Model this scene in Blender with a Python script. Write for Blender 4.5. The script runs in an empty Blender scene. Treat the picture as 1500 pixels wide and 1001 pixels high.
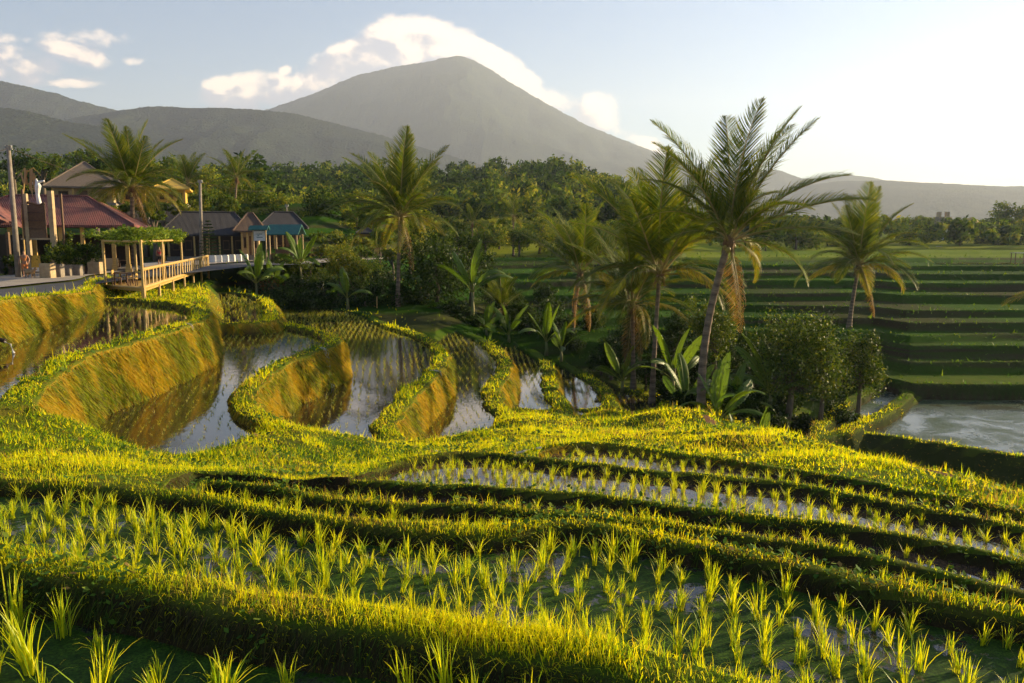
import bpy, math, random
import numpy as np
from mathutils import Vector, Matrix
R = math.radians
rng = np.random.default_rng(7)
random.seed(7)
SC = bpy.context.scene
COL = SC.collection

# ------------------------------------------------------------------ camera
F = 1166.67
TILT = math.atan((500.5 - 345) / F)
CT, ST = math.cos(TILT), math.sin(TILT)
cam = bpy.data.cameras.new('camera')
cam.sensor_width = 36; cam.lens = 28; cam.clip_end = 30000; cam.clip_start = 0.05
camo = bpy.data.objects.new('camera', cam); COL.objects.link(camo)
camo.location = (0, 0, 0); camo.rotation_euler = (R(90) - TILT, 0, 0)
SC.camera = camo

def ray(px, py):
    u = (px - 750) / F; v = (500.5 - py) / F
    return (u, CT + v * ST, -ST + v * CT)
def PZ(px, py, z):
    """ground point seen at a photo pixel, at height z"""
    d = ray(px, py); k = z / d[2]
    return (d[0] * k, d[1] * k)
def PD(px, py, D):
    """point at distance D ahead seen at a photo pixel"""
    d = ray(px, py); k = D / d[1]
    return Vector((d[0] * k, D, d[2] * k))

# ------------------------------------------------------------------ tagging helpers
def tag(o, label=None, cat=None, group=None, kind=None):
    if label: o['label'] = label
    if cat: o['category'] = cat
    if group: o['group'] = group
    if kind: o['kind'] = kind
    return o
def empty(name, loc=(0, 0, 0), rz=0.0, label=None, cat=None, group=None):
    o = bpy.data.objects.new(name, None); COL.objects.link(o)
    o.location = loc; o.rotation_euler = (0, 0, rz); o.empty_display_size = 0.2
    return tag(o, label, cat, group)
def link(name, me, mats=None, parent=None, smooth=False):
    if mats is not None:
        for m in (mats if isinstance(mats, (list, tuple)) else [mats]): me.materials.append(m)
    o = bpy.data.objects.new(name, me); COL.objects.link(o)
    if parent is not None: o.parent = parent
    if smooth: me.polygons.foreach_set('use_smooth', [True] * len(me.polygons))
    return o
def copy_tree(o, parent=None):
    c = o.copy(); COL.objects.link(c); c.parent = parent
    for ch in list(o.children): copy_tree(ch, c)
    return c

class MB:
    """collects simple shapes into one mesh"""
    def __init__(s): s.v = []; s.f = []; s.c = []
    def add(s, vs, fs, col=None):
        n = len(s.v); s.v += [tuple(p) for p in vs]; s.f += [tuple(i + n for i in f) for f in fs]
        s.c += [col or (1, 1, 1)] * len(vs)
    def box(s, c, size, rz=0.0, col=None, rx=0.0):
        sx, sy, sz = size[0] / 2, size[1] / 2, size[2] / 2
        M = Matrix.Translation(c) @ Matrix.Rotation(rz, 4, 'Z') @ Matrix.Rotation(rx, 4, 'X')
        vs = [M @ Vector((x, y, z)) for x in (-sx, sx) for y in (-sy, sy) for z in (-sz, sz)]
        s.add(vs, [(0, 1, 3, 2), (4, 6, 7, 5), (0, 4, 5, 1), (2, 3, 7, 6), (0, 2, 6, 4), (1, 5, 7, 3)], col)
    def tube(s, pts, rad, n=8, col=None, cap=True):
        pts = [Vector(p) for p in pts]
        rs = rad if isinstance(rad, (list, tuple)) else [rad] * len(pts)
        vs = []; fs = []
        for i, p in enumerate(pts):
            a = pts[max(i - 1, 0)]; b = pts[min(i + 1, len(pts) - 1)]
            t = (b - a).normalized()
            x = t.orthogonal().normalized() if abs(t.z) < .9 else t.cross(Vector((0, 1, 0))).normalized()
            y = t.cross(x)
            for k in range(n):
                an = 2 * math.pi * k / n
                vs.append(p + (x * math.cos(an) + y * math.sin(an)) * rs[i])
        for i in range(len(pts) - 1):
            for k in range(n):
                fs.append((i * n + k, i * n + (k + 1) % n, (i + 1) * n + (k + 1) % n, (i + 1) * n + k))
        if cap:
            fs.append(tuple(range(n))[::-1]); fs.append(tuple((len(pts) - 1) * n + k for k in range(n)))
        s.add(vs, fs, col)
    def quad(s, a, b, c, d, col=None): s.add([a, b, c, d], [(0, 1, 2, 3)], col)
    def mesh(s, name):
        me = bpy.data.meshes.new(name); me.from_pydata(s.v, [], s.f); me.update()
        at = me.color_attributes.new('tint', 'FLOAT_COLOR', 'POINT')
        arr = np.ones((len(s.v), 4), np.float32)
        if s.v: arr[:, :3] = np.array(s.c, np.float32)
        at.data.foreach_set('color', arr.ravel())
        return me
    def build(s, name, mats, parent=None, smooth=False):
        return link(name, s.mesh(name), mats, parent, smooth)

def np_mesh(name, V, tris=None, quads=None, col=None):
    """fast mesh from arrays; col = per-vertex rgb attribute 'tint'"""
    me = bpy.data.meshes.new(name)
    nt = 0 if tris is None else len(tris); nq = 0 if quads is None else len(quads)
    me.vertices.add(len(V)); me.vertices.foreach_set('co', np.ascontiguousarray(V, np.float32).ravel())
    loops = []
    if nt: loops.append(np.asarray(tris, np.int32).ravel())
    if nq: loops.append(np.asarray(quads, np.int32).ravel())
    loops = np.concatenate(loops)
    me.loops.add(len(loops)); me.loops.foreach_set('vertex_index', loops)
    me.polygons.add(nt + nq)
    starts = np.concatenate([np.arange(nt) * 3, nt * 3 + np.arange(nq) * 4]).astype(np.int32)
    me.polygons.foreach_set('loop_start', starts)
    if col is not None:
        at = me.color_attributes.new('tint', 'FLOAT_COLOR', 'POINT')
        a = np.ones((len(V), 4), np.float32); a[:, :3] = col
        at.data.foreach_set('color', a.ravel())
    me.update(calc_edges=True)
    return me

# ------------------------------------------------------------------ materials
class NT:
    def __init__(s, tree): s.t = tree; s.n = tree.nodes; s.l = tree.links
    def node(s, typ, **kw):
        n = s.n.new(typ)
        for k, v in kw.items():
            if k.startswith('i_'): s.set(n.inputs[k[2:].replace('_', ' ')], v)
            else: setattr(n, k, v)
        return n
    def set(s, sock, v):
        if isinstance(v, bpy.types.NodeSocket): s.l.new(v, sock)
        elif v is not None:
            if sock.type == 'RGBA' and len(v) == 3: v = (*v, 1)
            sock.default_value = v
    def math(s, op, a, b=None, c=None, clamp=False):
        n = s.n.new('ShaderNodeMath'); n.operation = op; n.use_clamp = clamp
        for i, x in enumerate((a, b, c)):
            if x is not None: s.set(n.inputs[i], x)
        return n.outputs[0]
    def mix(s, f, a, b, mode='MIX'):
        n = s.n.new('ShaderNodeMix'); n.data_type = 'RGBA'; n.blend_type = mode
        s.set(n.inputs[0], f); s.set(n.inputs[6], a); s.set(n.inputs[7], b)
        return n.outputs[2]
    def ramp(s, f, stops, interp='LINEAR'):
        n = s.n.new('ShaderNodeValToRGB'); cr = n.color_ramp; cr.interpolation = interp
        while len(cr.elements) < len(stops): cr.elements.new(.5)
        for e, (p, c) in zip(cr.elements, stops):
            e.position = p; e.color = (*c, 1) if len(c) == 3 else c
        s.set(n.inputs[0], f); return n.outputs[0]
    def noise(s, scale, detail=4, rough=.55, vec=None, dist=0, out=0):
        n = s.n.new('ShaderNodeTexNoise'); n.inputs['Scale'].default_value = scale
        n.inputs['Detail'].default_value = detail; n.inputs['Roughness'].default_value = rough
        n.inputs['Distortion'].default_value = dist
        if vec is not None: s.l.new(vec, n.inputs['Vector'])
        return n.outputs[out]
    def maprange(s, v, a, b, c=0, d=1, smooth=False):
        n = s.n.new('ShaderNodeMapRange'); n.clamp = True
        if smooth: n.interpolation_type = 'SMOOTHSTEP'
        s.set(n.inputs[0], v)
        for i, x in enumerate((a, b, c, d)): s.set(n.inputs[i + 1], x)
        return n.outputs[0]
    def sep(s, v):
        n = s.n.new('ShaderNodeSeparateXYZ'); s.set(n.inputs[0], v); return n.outputs
    def comb(s, x, y, z):
        n = s.n.new('ShaderNodeCombineXYZ')
        for i, q in enumerate((x, y, z)): s.set(n.inputs[i], q)
        return n.outputs[0]
    def bump(s, h, strength, dist):
        n = s.n.new('ShaderNodeBump'); n.inputs['Strength'].default_value = strength
        n.inputs['Distance'].default_value = dist; s.l.new(h, n.inputs['Height']); return n.outputs[0]

def mat(name):
    m = bpy.data.materials.new(name); m.use_nodes = True
    t = NT(m.node_tree); b = t.n['Principled BSDF']
    return m, t, b
def pos(t):
    g = t.n.new('ShaderNodeNewGeometry'); return g.outputs['Position']
def objco(t):
    return t.n.new('ShaderNodeTexCoord').outputs['Object']
def scaled(t, vec, s):
    n = t.n.new('ShaderNodeMapping'); n.inputs['Scale'].default_value = s; t.l.new(vec, n.inputs['Vector']); return n.outputs[0]

def leaf_mat(name, trans=.45, rough=.5, mult=1.0, spec=.3):
    """foliage: colour from the mesh's own per-leaf tint, light passes through"""
    m, t, b = mat(name)
    a = t.n.new('ShaderNodeAttribute'); a.attribute_name = 'tint'
    c = a.outputs['Color']
    if mult != 1.0: c = t.mix(1.0, c, (mult, mult, mult), 'MULTIPLY')
    t.set(b.inputs['Base Color'], c); b.inputs['Roughness'].default_value = rough
    b.inputs['Specular IOR Level'].default_value = spec
    tr = t.n.new('ShaderNodeBsdfTranslucent')
    cc = t.mix(1.0, c, (1.35, 1.25, .45), 'MULTIPLY'); t.set(tr.inputs['Color'], cc)
    mx = t.n.new('ShaderNodeMixShader'); mx.inputs[0].default_value = trans
    t.l.new(b.outputs[0], mx.inputs[1]); t.l.new(tr.outputs[0], mx.inputs[2])
    t.l.new(mx.outputs[0], t.n['Material Output'].inputs['Surface'])
    return m
def plain_mat(name, c1, c2=None, scale=6, rough=.75, bump=.3, bdist=.01, stretch=None, metal=0, tint=False, spec=.4):
    m, t, b = mat(name)
    v = objco(t)
    if stretch: v = scaled(t, v, stretch)
    n = t.noise(scale, 6, .6, v)
    c = t.mix(t.maprange(n, .3, .7), c1, c2 or tuple(x * .6 for x in c1))
    if tint:
        a = t.n.new('ShaderNodeAttribute'); a.attribute_name = 'tint'
        c = t.mix(1.0, c, a.outputs['Color'], 'MULTIPLY')
    t.set(b.inputs['Base Color'], c); b.inputs['Roughness'].default_value = rough
    b.inputs['Metallic'].default_value = metal; b.inputs['Specular IOR Level'].default_value = spec
    t.l.new(t.bump(n, bump, bdist), b.inputs['Normal'])
    return m

# ------------------------------------------------------------------ world, sun, haze
SUN_AZ, SUN_EL = R(65), R(15)
w = bpy.data.worlds.new('World'); SC.world = w; w.use_nodes = True
t = NT(w.node_tree)
bg = t.n['Background']
sky = t.n.new('ShaderNodeTexSky'); sky.sky_type = 'NISHITA'; sky.sun_disc = False
sky.sun_elevation = SUN_EL; sky.sun_rotation = SUN_AZ
sky.altitude = 300; sky.air_density = 1.25; sky.dust_density = .05; sky.ozone_density = 3.0
tc = t.n.new('ShaderNodeTexCoord').outputs['Generated']
x, y, z = t.sep(tc)
yy = t.math('MAXIMUM', y, .05)
A = t.math('DIVIDE', x, yy); E = t.math('DIVIDE', z, yy)
# clouds: (azimuth tangent, elevation tangent, half width, half height, slope, strength)
def ce(px, py, rx, ry, sl=0.0, k=1.0): 
    d = ray(px, py); return (d[0] / d[1], d[2] / d[1], rx / F, ry / F, sl, k)
CL = [ce(605, 68, 72, 38, 0, 1.5), ce(545, 96, 90, 38, -.2, 1.6), ce(480, 122, 80, 26, -.3, 1.5), ce(715, 96, 75, 26, .45, 1.5), ce(650, 84, 75, 36, .3, 1.5), ce(410, 138, 60, 22, 0, 1.1),
      ce(772, 134, 42, 14, .5), ce(868, 168, 34, 24), ce(825, 150, 40, 18, .4, .8),
      ce(325, 140, 30, 20), ce(372, 140, 36, 26), ce(415, 128, 30, 18), ce(418, 104, 10, 8, 0, .9),
      ce(25, 95, 60, 28, .1), ce(100, 76, 55, 15, .25), ce(90, 122, 50, 8, 0, .75), ce(195, 90, 16, 6, 0, .8), ce(60, 60, 90, 14, 0, .62),
      ce(1380, 264, 90, 10, 0, .7), ce(960, 215, 60, 10, .4, .7)]
grp = bpy.data.node_groups.new('cloud_density', 'ShaderNodeTree')
grp.interface.new_socket('A', in_out='INPUT', socket_type='NodeSocketFloat')
grp.interface.new_socket('E', in_out='INPUT', socket_type='NodeSocketFloat')
grp.interface.new_socket('D', in_out='OUTPUT', socket_type='NodeSocketFloat')
g = NT(grp); gi = g.n.new('NodeGroupInput'); go = g.n.new('NodeGroupOutput')
best = None
for (a0, e0, ra, re, sl, k) in CL:
    da = g.math('SUBTRACT', gi.outputs[0], a0)
    de = g.math('SUBTRACT', gi.outputs[1], e0)
    de2 = g.math('MULTIPLY_ADD', da, sl, de)
    q = g.math('ADD', g.math('POWER', g.math('ABSOLUTE', g.math('DIVIDE', da, ra)), 2.0), g.math('POWER', g.math('ABSOLUTE', g.math('DIVIDE', de2, re)), 2.0))
    v = g.math('MULTIPLY', g.math('SUBTRACT', 1.0, g.math('MULTIPLY', q, .5)), k)
    best = v if best is None else g.math('MAXIMUM', best, v)
vec = g.comb(g.math('MULTIPLY', gi.outputs[0], 1.0), g.math('MULTIPLY', gi.outputs[1], 1.35), 0.0)
n1 = g.noise(13, 7, .58, vec, .35)
n2 = g.noise(45, 4, .6, vec, .2)
nn = g.math('ADD', g.math('MULTIPLY', g.math('SUBTRACT', n1, .5), 2.5), g.math('MULTIPLY', g.math('SUBTRACT', n2, .5), .7))
best = g.math('MAXIMUM', best, -1.0)
g.l.new(g.math('ADD', best, nn), go.inputs[0])
def dens(a, e):
    n = t.n.new('ShaderNodeGroup'); n.node_tree = grp; t.set(n.inputs[0], a); t.set(n.inputs[1], e); return n.outputs[0]
d0 = dens(A, E)
d1 = dens(t.math('ADD', A, .014), t.math('ADD', E, .014))
m = t.maprange(d0, .22, .85, 0, 1, True)
lit = t.maprange(t.math('SUBTRACT', d0, d1), -.02, .55, 0, 1, True)
ccol = t.mix(lit, (3.6, 3.6, 4.2), (10, 8.0, 6.3))
front = t.math('GREATER_THAN', y, .3)
mm = t.math('MULTIPLY', t.math('MULTIPLY', m, front), .9)
skyc = t.mix(mm, t.mix(1.0, sky.outputs[0], (.98, .93, 1.02), 'MULTIPLY'), ccol)
t.set(bg.inputs['Color'], skyc); bg.inputs['Strength'].default_value = .05

sl = bpy.data.lights.new('sun', 'SUN'); sl.energy = 5.0; sl.angle = R(.6); sl.color = (1, .78, .44)
so = bpy.data.objects.new('sun', sl); COL.objects.link(so)
sd = Vector((math.sin(SUN_AZ) * math.cos(SUN_EL), math.cos(SUN_AZ) * math.cos(SUN_EL), math.sin(SUN_EL)))
so.rotation_euler = (-sd).to_track_quat('-Z', 'Y').to_euler()
so.location = (60, 60, 30)

SC.view_settings.view_transform = 'Standard'; SC.view_settings.look = 'None'
SC.view_settings.exposure = 1.86; SC.view_settings.gamma = 1
SC.cycles.use_denoising = True; SC.cycles.use_adaptive_sampling = True; SC.cycles.adaptive_threshold = .04
SC.cycles.max_bounces = 6; SC.cycles.diffuse_bounces = 3; SC.cycles.glossy_bounces = 3
SC.cycles.transmission_bounces = 3; SC.cycles.volume_bounces = 0; SC.cycles.transparent_max_bounces = 6
# ------------------------------------------------------------------ terrain
def cr(pts, n=6):
    """Catmull-Rom through 2-d points"""
    P = [np.array(p, float) for p in pts]; P = [2 * P[0] - P[1]] + P + [2 * P[-1] - P[-2]]
    out = []
    for i in range(1, len(P) - 2):
        for k in range(n):
            u = k / n
            out.append(.5 * ((2 * P[i]) + (-P[i - 1] + P[i + 1]) * u + (2 * P[i - 1] - 5 * P[i] + 4 * P[i + 1] - P[i + 2]) * u * u + (-P[i - 1] + 3 * P[i] - 3 * P[i + 1] + P[i + 2]) * u ** 3))
    out.append(P[-2]); return out
def sdist(X, Y, poly):
    poly = np.asarray(poly, float); d2 = np.full(X.shape, 1e18); ins = np.zeros(X.shape, bool)
    n = len(poly)
    for i in range(n):
        ax, ay = poly[i]; bx, by = poly[(i + 1) % n]
        ex, ey = bx - ax, by - ay; L = ex * ex + ey * ey
        if L < 1e-9: continue
        tt = np.clip(((X - ax) * ex + (Y - ay) * ey) / L, 0, 1)
        dd = (X - ax - tt * ex) ** 2 + (Y - ay - tt * ey) ** 2
        np.minimum(d2, dd, out=d2)
        if ey != 0: ins ^= ((ay > Y) != (by > Y)) & (X < ex * (Y - ay) / ey + ax)
    d = np.sqrt(d2); return np.where(ins, d, -d)
class Terrace:
    def __init__(s, name, crest, water, w, curve, close, wall=9.0, wob=.05):
        s.name, s.crest, s.water, s.w, s.wall, s.wob = name, crest, water, w, wall, wob
        s.line = [PZ(px, py, crest) for px, py in curve]
        s.line = cr(s.line, 6)
        s.poly = [tuple(p) for p in s.line] + [PZ(px, py, crest) if py > 352 else (px, py) for px, py in close]
        s.inner = s.poly
    def sd(s, X, Y): return sdist(X, Y, s.poly)
    def z(s, X, Y, d=None):
        if d is None: d = s.sd(X, Y)
        hw = s.w / 2
        top = s.crest - .10 * np.clip(np.abs(d) / hw, 0, 1) ** 4
        outz = s.crest - .10 - s.wall * (-d - hw)
        inz = np.maximum(s.crest - .10 - 2.5 * (d - hw), s.water - .14)
        return np.where(d < -hw, outz, np.where(d > hw, inz, top))

# pond terraces (photo outline of each bund, height of its crest, of its water, width)
TER = [
 Terrace('upper pond', -3.45, -3.70, .80, [(-120,600),(0,592),(30,575),(55,554),(95,527),(140,511),(200,495),(250,480),(283,469),(297,460),(291,451),(265,444),(230,440),(180,437),(120,436)], [(0,433),(-300,440),(-400,600)]),
 Terrace('second pond', -5.15, -5.40, .85, [(430,650),(415,628),(385,610),(363,597),(356,580),(372,556),(410,533),(455,514),(483,503),(489,495),(475,487),(455,481),(425,475),(395,471),(300,473)], [(180,474),(100,560),(40,640),(100,760),(430,760)]),
 Terrace('third pond', -6.80, -7.00, .95, [(592,690),(587,660),(574,640),(566,622),(577,600),(602,574),(627,552),(644,532),(647,517),(635,501),(610,489),(580,479),(553,470),(541,462),(520,456),(480,451),(430,449),(395,450),(385,462)], [(370,480),(300,500),(300,760),(590,760)]),
 Terrace('fourth pond', -8.25, -8.45, 1.05, [(745,640),(742,610),(728,592),(720,573),(725,558),(738,543),(738,526),(726,510),(705,497),(678,484),(645,470),(600,462),(565,461)], [(500,480),(450,560),(500,760),(745,760)]),
 Terrace('fifth pond', -9.80, -10.0, 1.1, [(830,630),(824,592),(811,579),(806,561),(806,543),(797,528),(780,515),(750,500),(720,486),(687,477),(660,472)], [(600,500),(560,560),(620,760),(830,760)]),
 Terrace('sixth pond', -10.8, -11.0, 1.1, [(900,625),(895,592),(889,576),(870,556),(840,540),(810,522),(780,501),(750,489),(725,484)], [(700,520),(700,700),(900,700)]),
 Terrace('seventh pond', -11.7, -11.9, 1.2, [(985,625),(978,596),(969,582),(945,576),(915,567),(888,554),(864,537),(834,518),(804,511),(775,507)], [(760,540),(780,700),(985,700)]),
 Terrace('back pond', -4.75, -4.95, .9, [(305,474),(350,473),(393,468),(398,455),(388,440),(372,431)], [(340,428),(300,428),(270,440),(270,474)], wall=3),
 Terrace('valley pool', -12.35, -12.6, 1.0, [(1345,578),(1300,602),(1262,618),(1236,630),(1290,637),(1350,645),(1430,657),(1500,668),(1640,690),(1800,720)], [(2100,700),(2100,570)], wall=3.5),
 Terrace('valley pool edge', -12.0, -12.5, 1.0, [(1190,640),(1215,607),(1250,582),(1290,560)], [(1320,556),(1330,575),(1300,602),(1236,632)], wall=2.5),
]
# rice paddies in front, stepping down and away
NEAR = [
 Terrace('paddy 1', -1.99, -2.22, .36, [(-500,770),(-250,790),(-100,803),(0,812),(150,832),(300,857),(450,882),(600,903),(750,930),(880,955),(1000,985),(1150,1030),(1350,1120)], [(3.5,.3),(3,-4),(-8,-4),(-12,4)], wall=2.4),
 Terrace('paddy 2', -2.88, -3.04, .34, [(-500,680),(-300,687),(-100,692),(0,699),(150,708),(300,729),(420,750),(500,763),(600,770),(680,774),(760,770),(850,762),(930,777),(1000,794),(1100,816),(1200,838),(1350,868),(1500,893),(1700,930),(1900,980)], [(12,0),(6,-6),(-10,-6),(-16,6)], wall=3.5),
 Terrace('paddy 3', -3.23, -3.36, .26, [(300,705),(400,716),(480,728),(600,738),(700,743),(800,750),(900,757),(1000,768),(1100,783),(1200,800),(1350,832),(1500,868),(1700,905)], [(13,2),(6,-4),(-3,2)], wall=3.5),
 Terrace('paddy 4', -3.65, -3.80, .28, [(280,690),(350,692),(450,701),(600,709),(700,713),(800,719),(900,728),(1000,744),(1100,756),(1250,770),(1400,800),(1500,826),(1700,880)], [(15,2),(6,-4),(-3,2)], wall=3.5),
 Terrace('paddy 5', -4.09, -4.24, .32, [(540,690),(580,674),(640,664),(700,661),(760,666),(850,676),(950,687),(1050,696),(1200,716),(1350,745),(1500,774),(1750,830)], [(18,2),(6,-4),(-3,4)], wall=3.5),
 Terrace('paddy 6', -4.50, -4.64, .34, [(780,664),(800,655),(850,650),(930,654),(1000,664),(1100,678),(1250,703),(1400,728),(1500,747),(1750,790)], [(20,2),(6,-2),(1,8)], wall=2.5),
]
# the grassy slope between the paddies and the ponds
SL = []
def sp(*L):
    for px, py, z in L:
        X, Y = PZ(px, py, z); SL.append((X, Y, z))
def shore(L, z, drop=1.6, dist=3.5):
    for px, py in L:
        X, Y = PZ(px, py, z); r = math.hypot(X, Y); SL.append((X, Y, z))
        SL.append((X * (1 + dist / r), Y * (1 + dist / r), z - drop))
sp((-500,670,-3.1),(-250,672,-3.3),(-100,676,-3.4),(0,676,-3.45),(100,690,-3.35),(250,700,-3.35),(350,700,-3.55),(500,695,-3.8))
sp((-150,650,-3.6),(0,655,-3.75),(40,625,-3.7),(75,600,-3.6),(100,625,-4.2),(112,650,-4.7))
shore([(122,648),(150,668),(215,687),(280,673),(340,650),(392,622)], -5.42)
sp((405,625,-5.25),(400,650,-4.9),(370,670,-4.55),(430,680,-4.5),(300,685,-4.7))
shore([(452,640),(500,660),(540,662),(560,640)], -7.02)
sp((480,680,-5.3),(560,675,-5.3),(583,655,-6.5),(600,668,-5.6))
shore([(606,638),(645,650),(690,648),(718,625),(735,606)], -8.47)
sp((660,665,-5.6),(720,655,-6.0),(745,620,-8.0),(770,650,-5.6),(770,630,-7.0))
shore([(765,598),(795,610),(816,598)], -10.02)
sp((828,605,-9.3),(850,630,-7.6),(850,650,-5.6))
shore([(840,600),(868,607),(893,596)], -11.02)
sp((900,605,-10.4),(910,635,-7.8),(930,654,-5.2))
shore([(925,610),(960,612)], -11.92)
sp((1000,612,-9.6),(1000,640,-6.9),(1000,664,-5.2))
sp((1060,622,-7.6),(1100,640,-6.9),(1200,661,-6.2),(1300,683,-5.7),(1400,705,-5.4),(1500,727,-5.2),(1700,768,-5.0))
sp((1100,678,-4.9),(1250,703,-4.75),(1400,728,-4.7),(1550,755,-4.65))
for px, py, zz in ((1000,612,-9.6),(1060,622,-7.6),(1100,640,-6.9),(1200,661,-6.2),(1300,683,-5.7),(1400,705,-5.4),(1500,727,-5.2),(1700,768,-5.0)):
    X, Y = PZ(px, py, zz); r = math.hypot(X, Y); SL.append((X * (1 + 3 / r), Y * (1 + 3 / r), zz - 2.0)); SL.append((X * (1 + 9 / r), Y * (1 + 9 / r), zz - 7.5))
for (X, Y, zz) in ((-6, 4, -3.3), (0, 3, -3.3), (8, 3, -4), (14, 8, -4.6), (-14, 8, -3.4)): SL.append((X, Y, zz))
for (X, Y, zz) in [(*PZ(900,575,-13.0),-13.6), (*PZ(860,570,-12.5),-13.0),(*PZ(940,585,-13),-13.6),(*PZ(830,560,-12.5),-13)]: SL.append((X, Y, zz))
for px in (845, 880, 915, 950):
    for D_, py_ in ((41, 620), (45, 616)): X, Y, _ = PD(px, 400, D_); SL.append((X, Y, -(py_ - 345) / F * D_))
for px in (815, 850, 885, 920, 955): X, Y, _ = PD(px, 400, 36); SL.append((X, Y, -(622 - 345) / F * 36))
SL = np.array(SL)
def tps(r2): return np.where(r2 > 1e-12, .5 * r2 * np.log(np.maximum(r2, 1e-12)), 0)
def _fit():
    n = len(SL); X, Y, Z = SL.T
    K = tps((X[:, None] - X) ** 2 + (Y[:, None] - Y) ** 2) + np.eye(n) * .6
    Pm = np.stack([np.ones(n), X, Y], 1)
    M = np.block([[K, Pm], [Pm.T, np.zeros((3, 3))]])
    return np.linalg.solve(M, np.concatenate([Z, np.zeros(3)]))
SLW = _fit()
def slope_z(X, Y):
    out = SLW[-3] + SLW[-2] * X + SLW[-1] * Y
    for i in range(len(SL)): out = out + SLW[i] * tps((X - SL[i, 0]) ** 2 + (Y - SL[i, 1]) ** 2)
    return out

def vnoise(X, Y, s, seed=0):
    """smooth value noise 0..1"""
    x = X / s + 1000.3 + seed * 17.13; y = Y / s + 1000.7 + seed * 5.77
    xi = np.floor(x).astype(np.int64); yi = np.floor(y).astype(np.int64); fx = x - xi; fy = y - yi
    fx = fx * fx * (3 - 2 * fx); fy = fy * fy * (3 - 2 * fy)
    def h(a, b):
        v = (a * 374761393 + b * 668265263 + seed * 69069) & 0x7fffffff
        v = ((v ^ (v >> 13)) * 1274126177) & 0x7fffffff
        return ((v ^ (v >> 16)) & 0xffff) / 65535.0
    return (h(xi, yi) * (1 - fx) + h(xi + 1, yi) * fx) * (1 - fy) + (h(xi, yi + 1) * (1 - fx) + h(xi + 1, yi + 1) * fx) * fy
def fbm(X, Y, s, seed=0, o=4):
    a = 0; k = 1; n = 0
    for i in range(o): a = a + k * vnoise(X, Y, s / 2 ** i, seed + i); n += k; k *= .5
    return a / n

# terraces climbing away on the right: (distance, level beyond it)
STEP = [(64.5,-11.55),(69,-10.75),(73,-9.75),(76.5,-9.25),(81,-8.5),(87,-7.9),(94,-7.05),(103,-6.1),(114,-5.4),(128,-4.8),(150,-4.25),(185,-3.9)]
def right_z(X, Y):
    s = Y + (fbm(X, Y * 0 + 3, 34, 5, 3) - .5) * 9 * np.clip((Y - 60) / 20, .35, 1) + np.clip((12 - X) * .18, 0, 3) + 4.5 * np.clip((X - .455 * Y) / 3.5, 0, 1)
    base = np.interp(X, [0, 11, 20, 30], [-11.6, -12.1, -13.2, -14.2])
    z = base.copy(); prev = base; m = np.full(X.shape, 99.)
    for D, L in STEP:
        D = D + (fbm(X, X * 0 + D, 34, int(D), 2) - .5) * 9
        d = s - D
        k = np.clip(d / .7, 0, 1)
        z = z + (np.maximum(L, z) - z) * k
        lip = .16 * np.clip(1 - np.abs(d - 1.0) / .5, 0, 1)
        z = z + lip * (d > 0)
    return z
def back_z(X, Y):
    left = np.interp(Y, [60, 76, 95, 130, 170, 1000], [-8.6, -6.9, -5.6, -4.6, -4.1, -3.6])
    k = np.clip((X + 7 + (Y - 76) * .06) / 6, 0, 1)
    return left * (1 - k) + right_z(X, Y) * k
def road_level(Y): return np.interp(Y, [10, 27, 39, 60, 100, 400], [-1.7, -2.2, -2.75, -2.85, -2.9, -2.9])
RW = [PD(a, 430, b)[:2] for a, b in ((-420, 15), (-150, 22), (0, 27.3), (60, 32.5), (110, 37), (136, 40.5))]
ROAD1 = [tuple(p) for p in RW] + [(-23.0, 44), (-25.8, 50), (-30, 60), (-90, 60), (-90, 8)]
RE = [PD(a, 430, b)[:2] for a, b in ((128, 47), (170, 56), (235, 70), (290, 79), (372, 87), (440, 97), (560, 116), (640, 140))]
ROAD2 = [tuple(p) for p in RE] + [(-14, 200), (-200, 200), (-200, 43)]
BANK = [PD(a, 430, b)[:2] for a, b in ((139, 42.5), (185, 43.9), (230, 44.4), (262, 43), (296, 43.5), (304, 50), (304, 66), (240, 64), (150, 52))]
PATH = [PZ(*q) for q in ((1040,625,-7.6),(1085,637,-6.9),(1130,650,-6.4),(1200,668,-5.9),(1300,690,-5.45),(1400,712,-5.2),(1500,734,-5.05),(1620,760,-4.9))]
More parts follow.
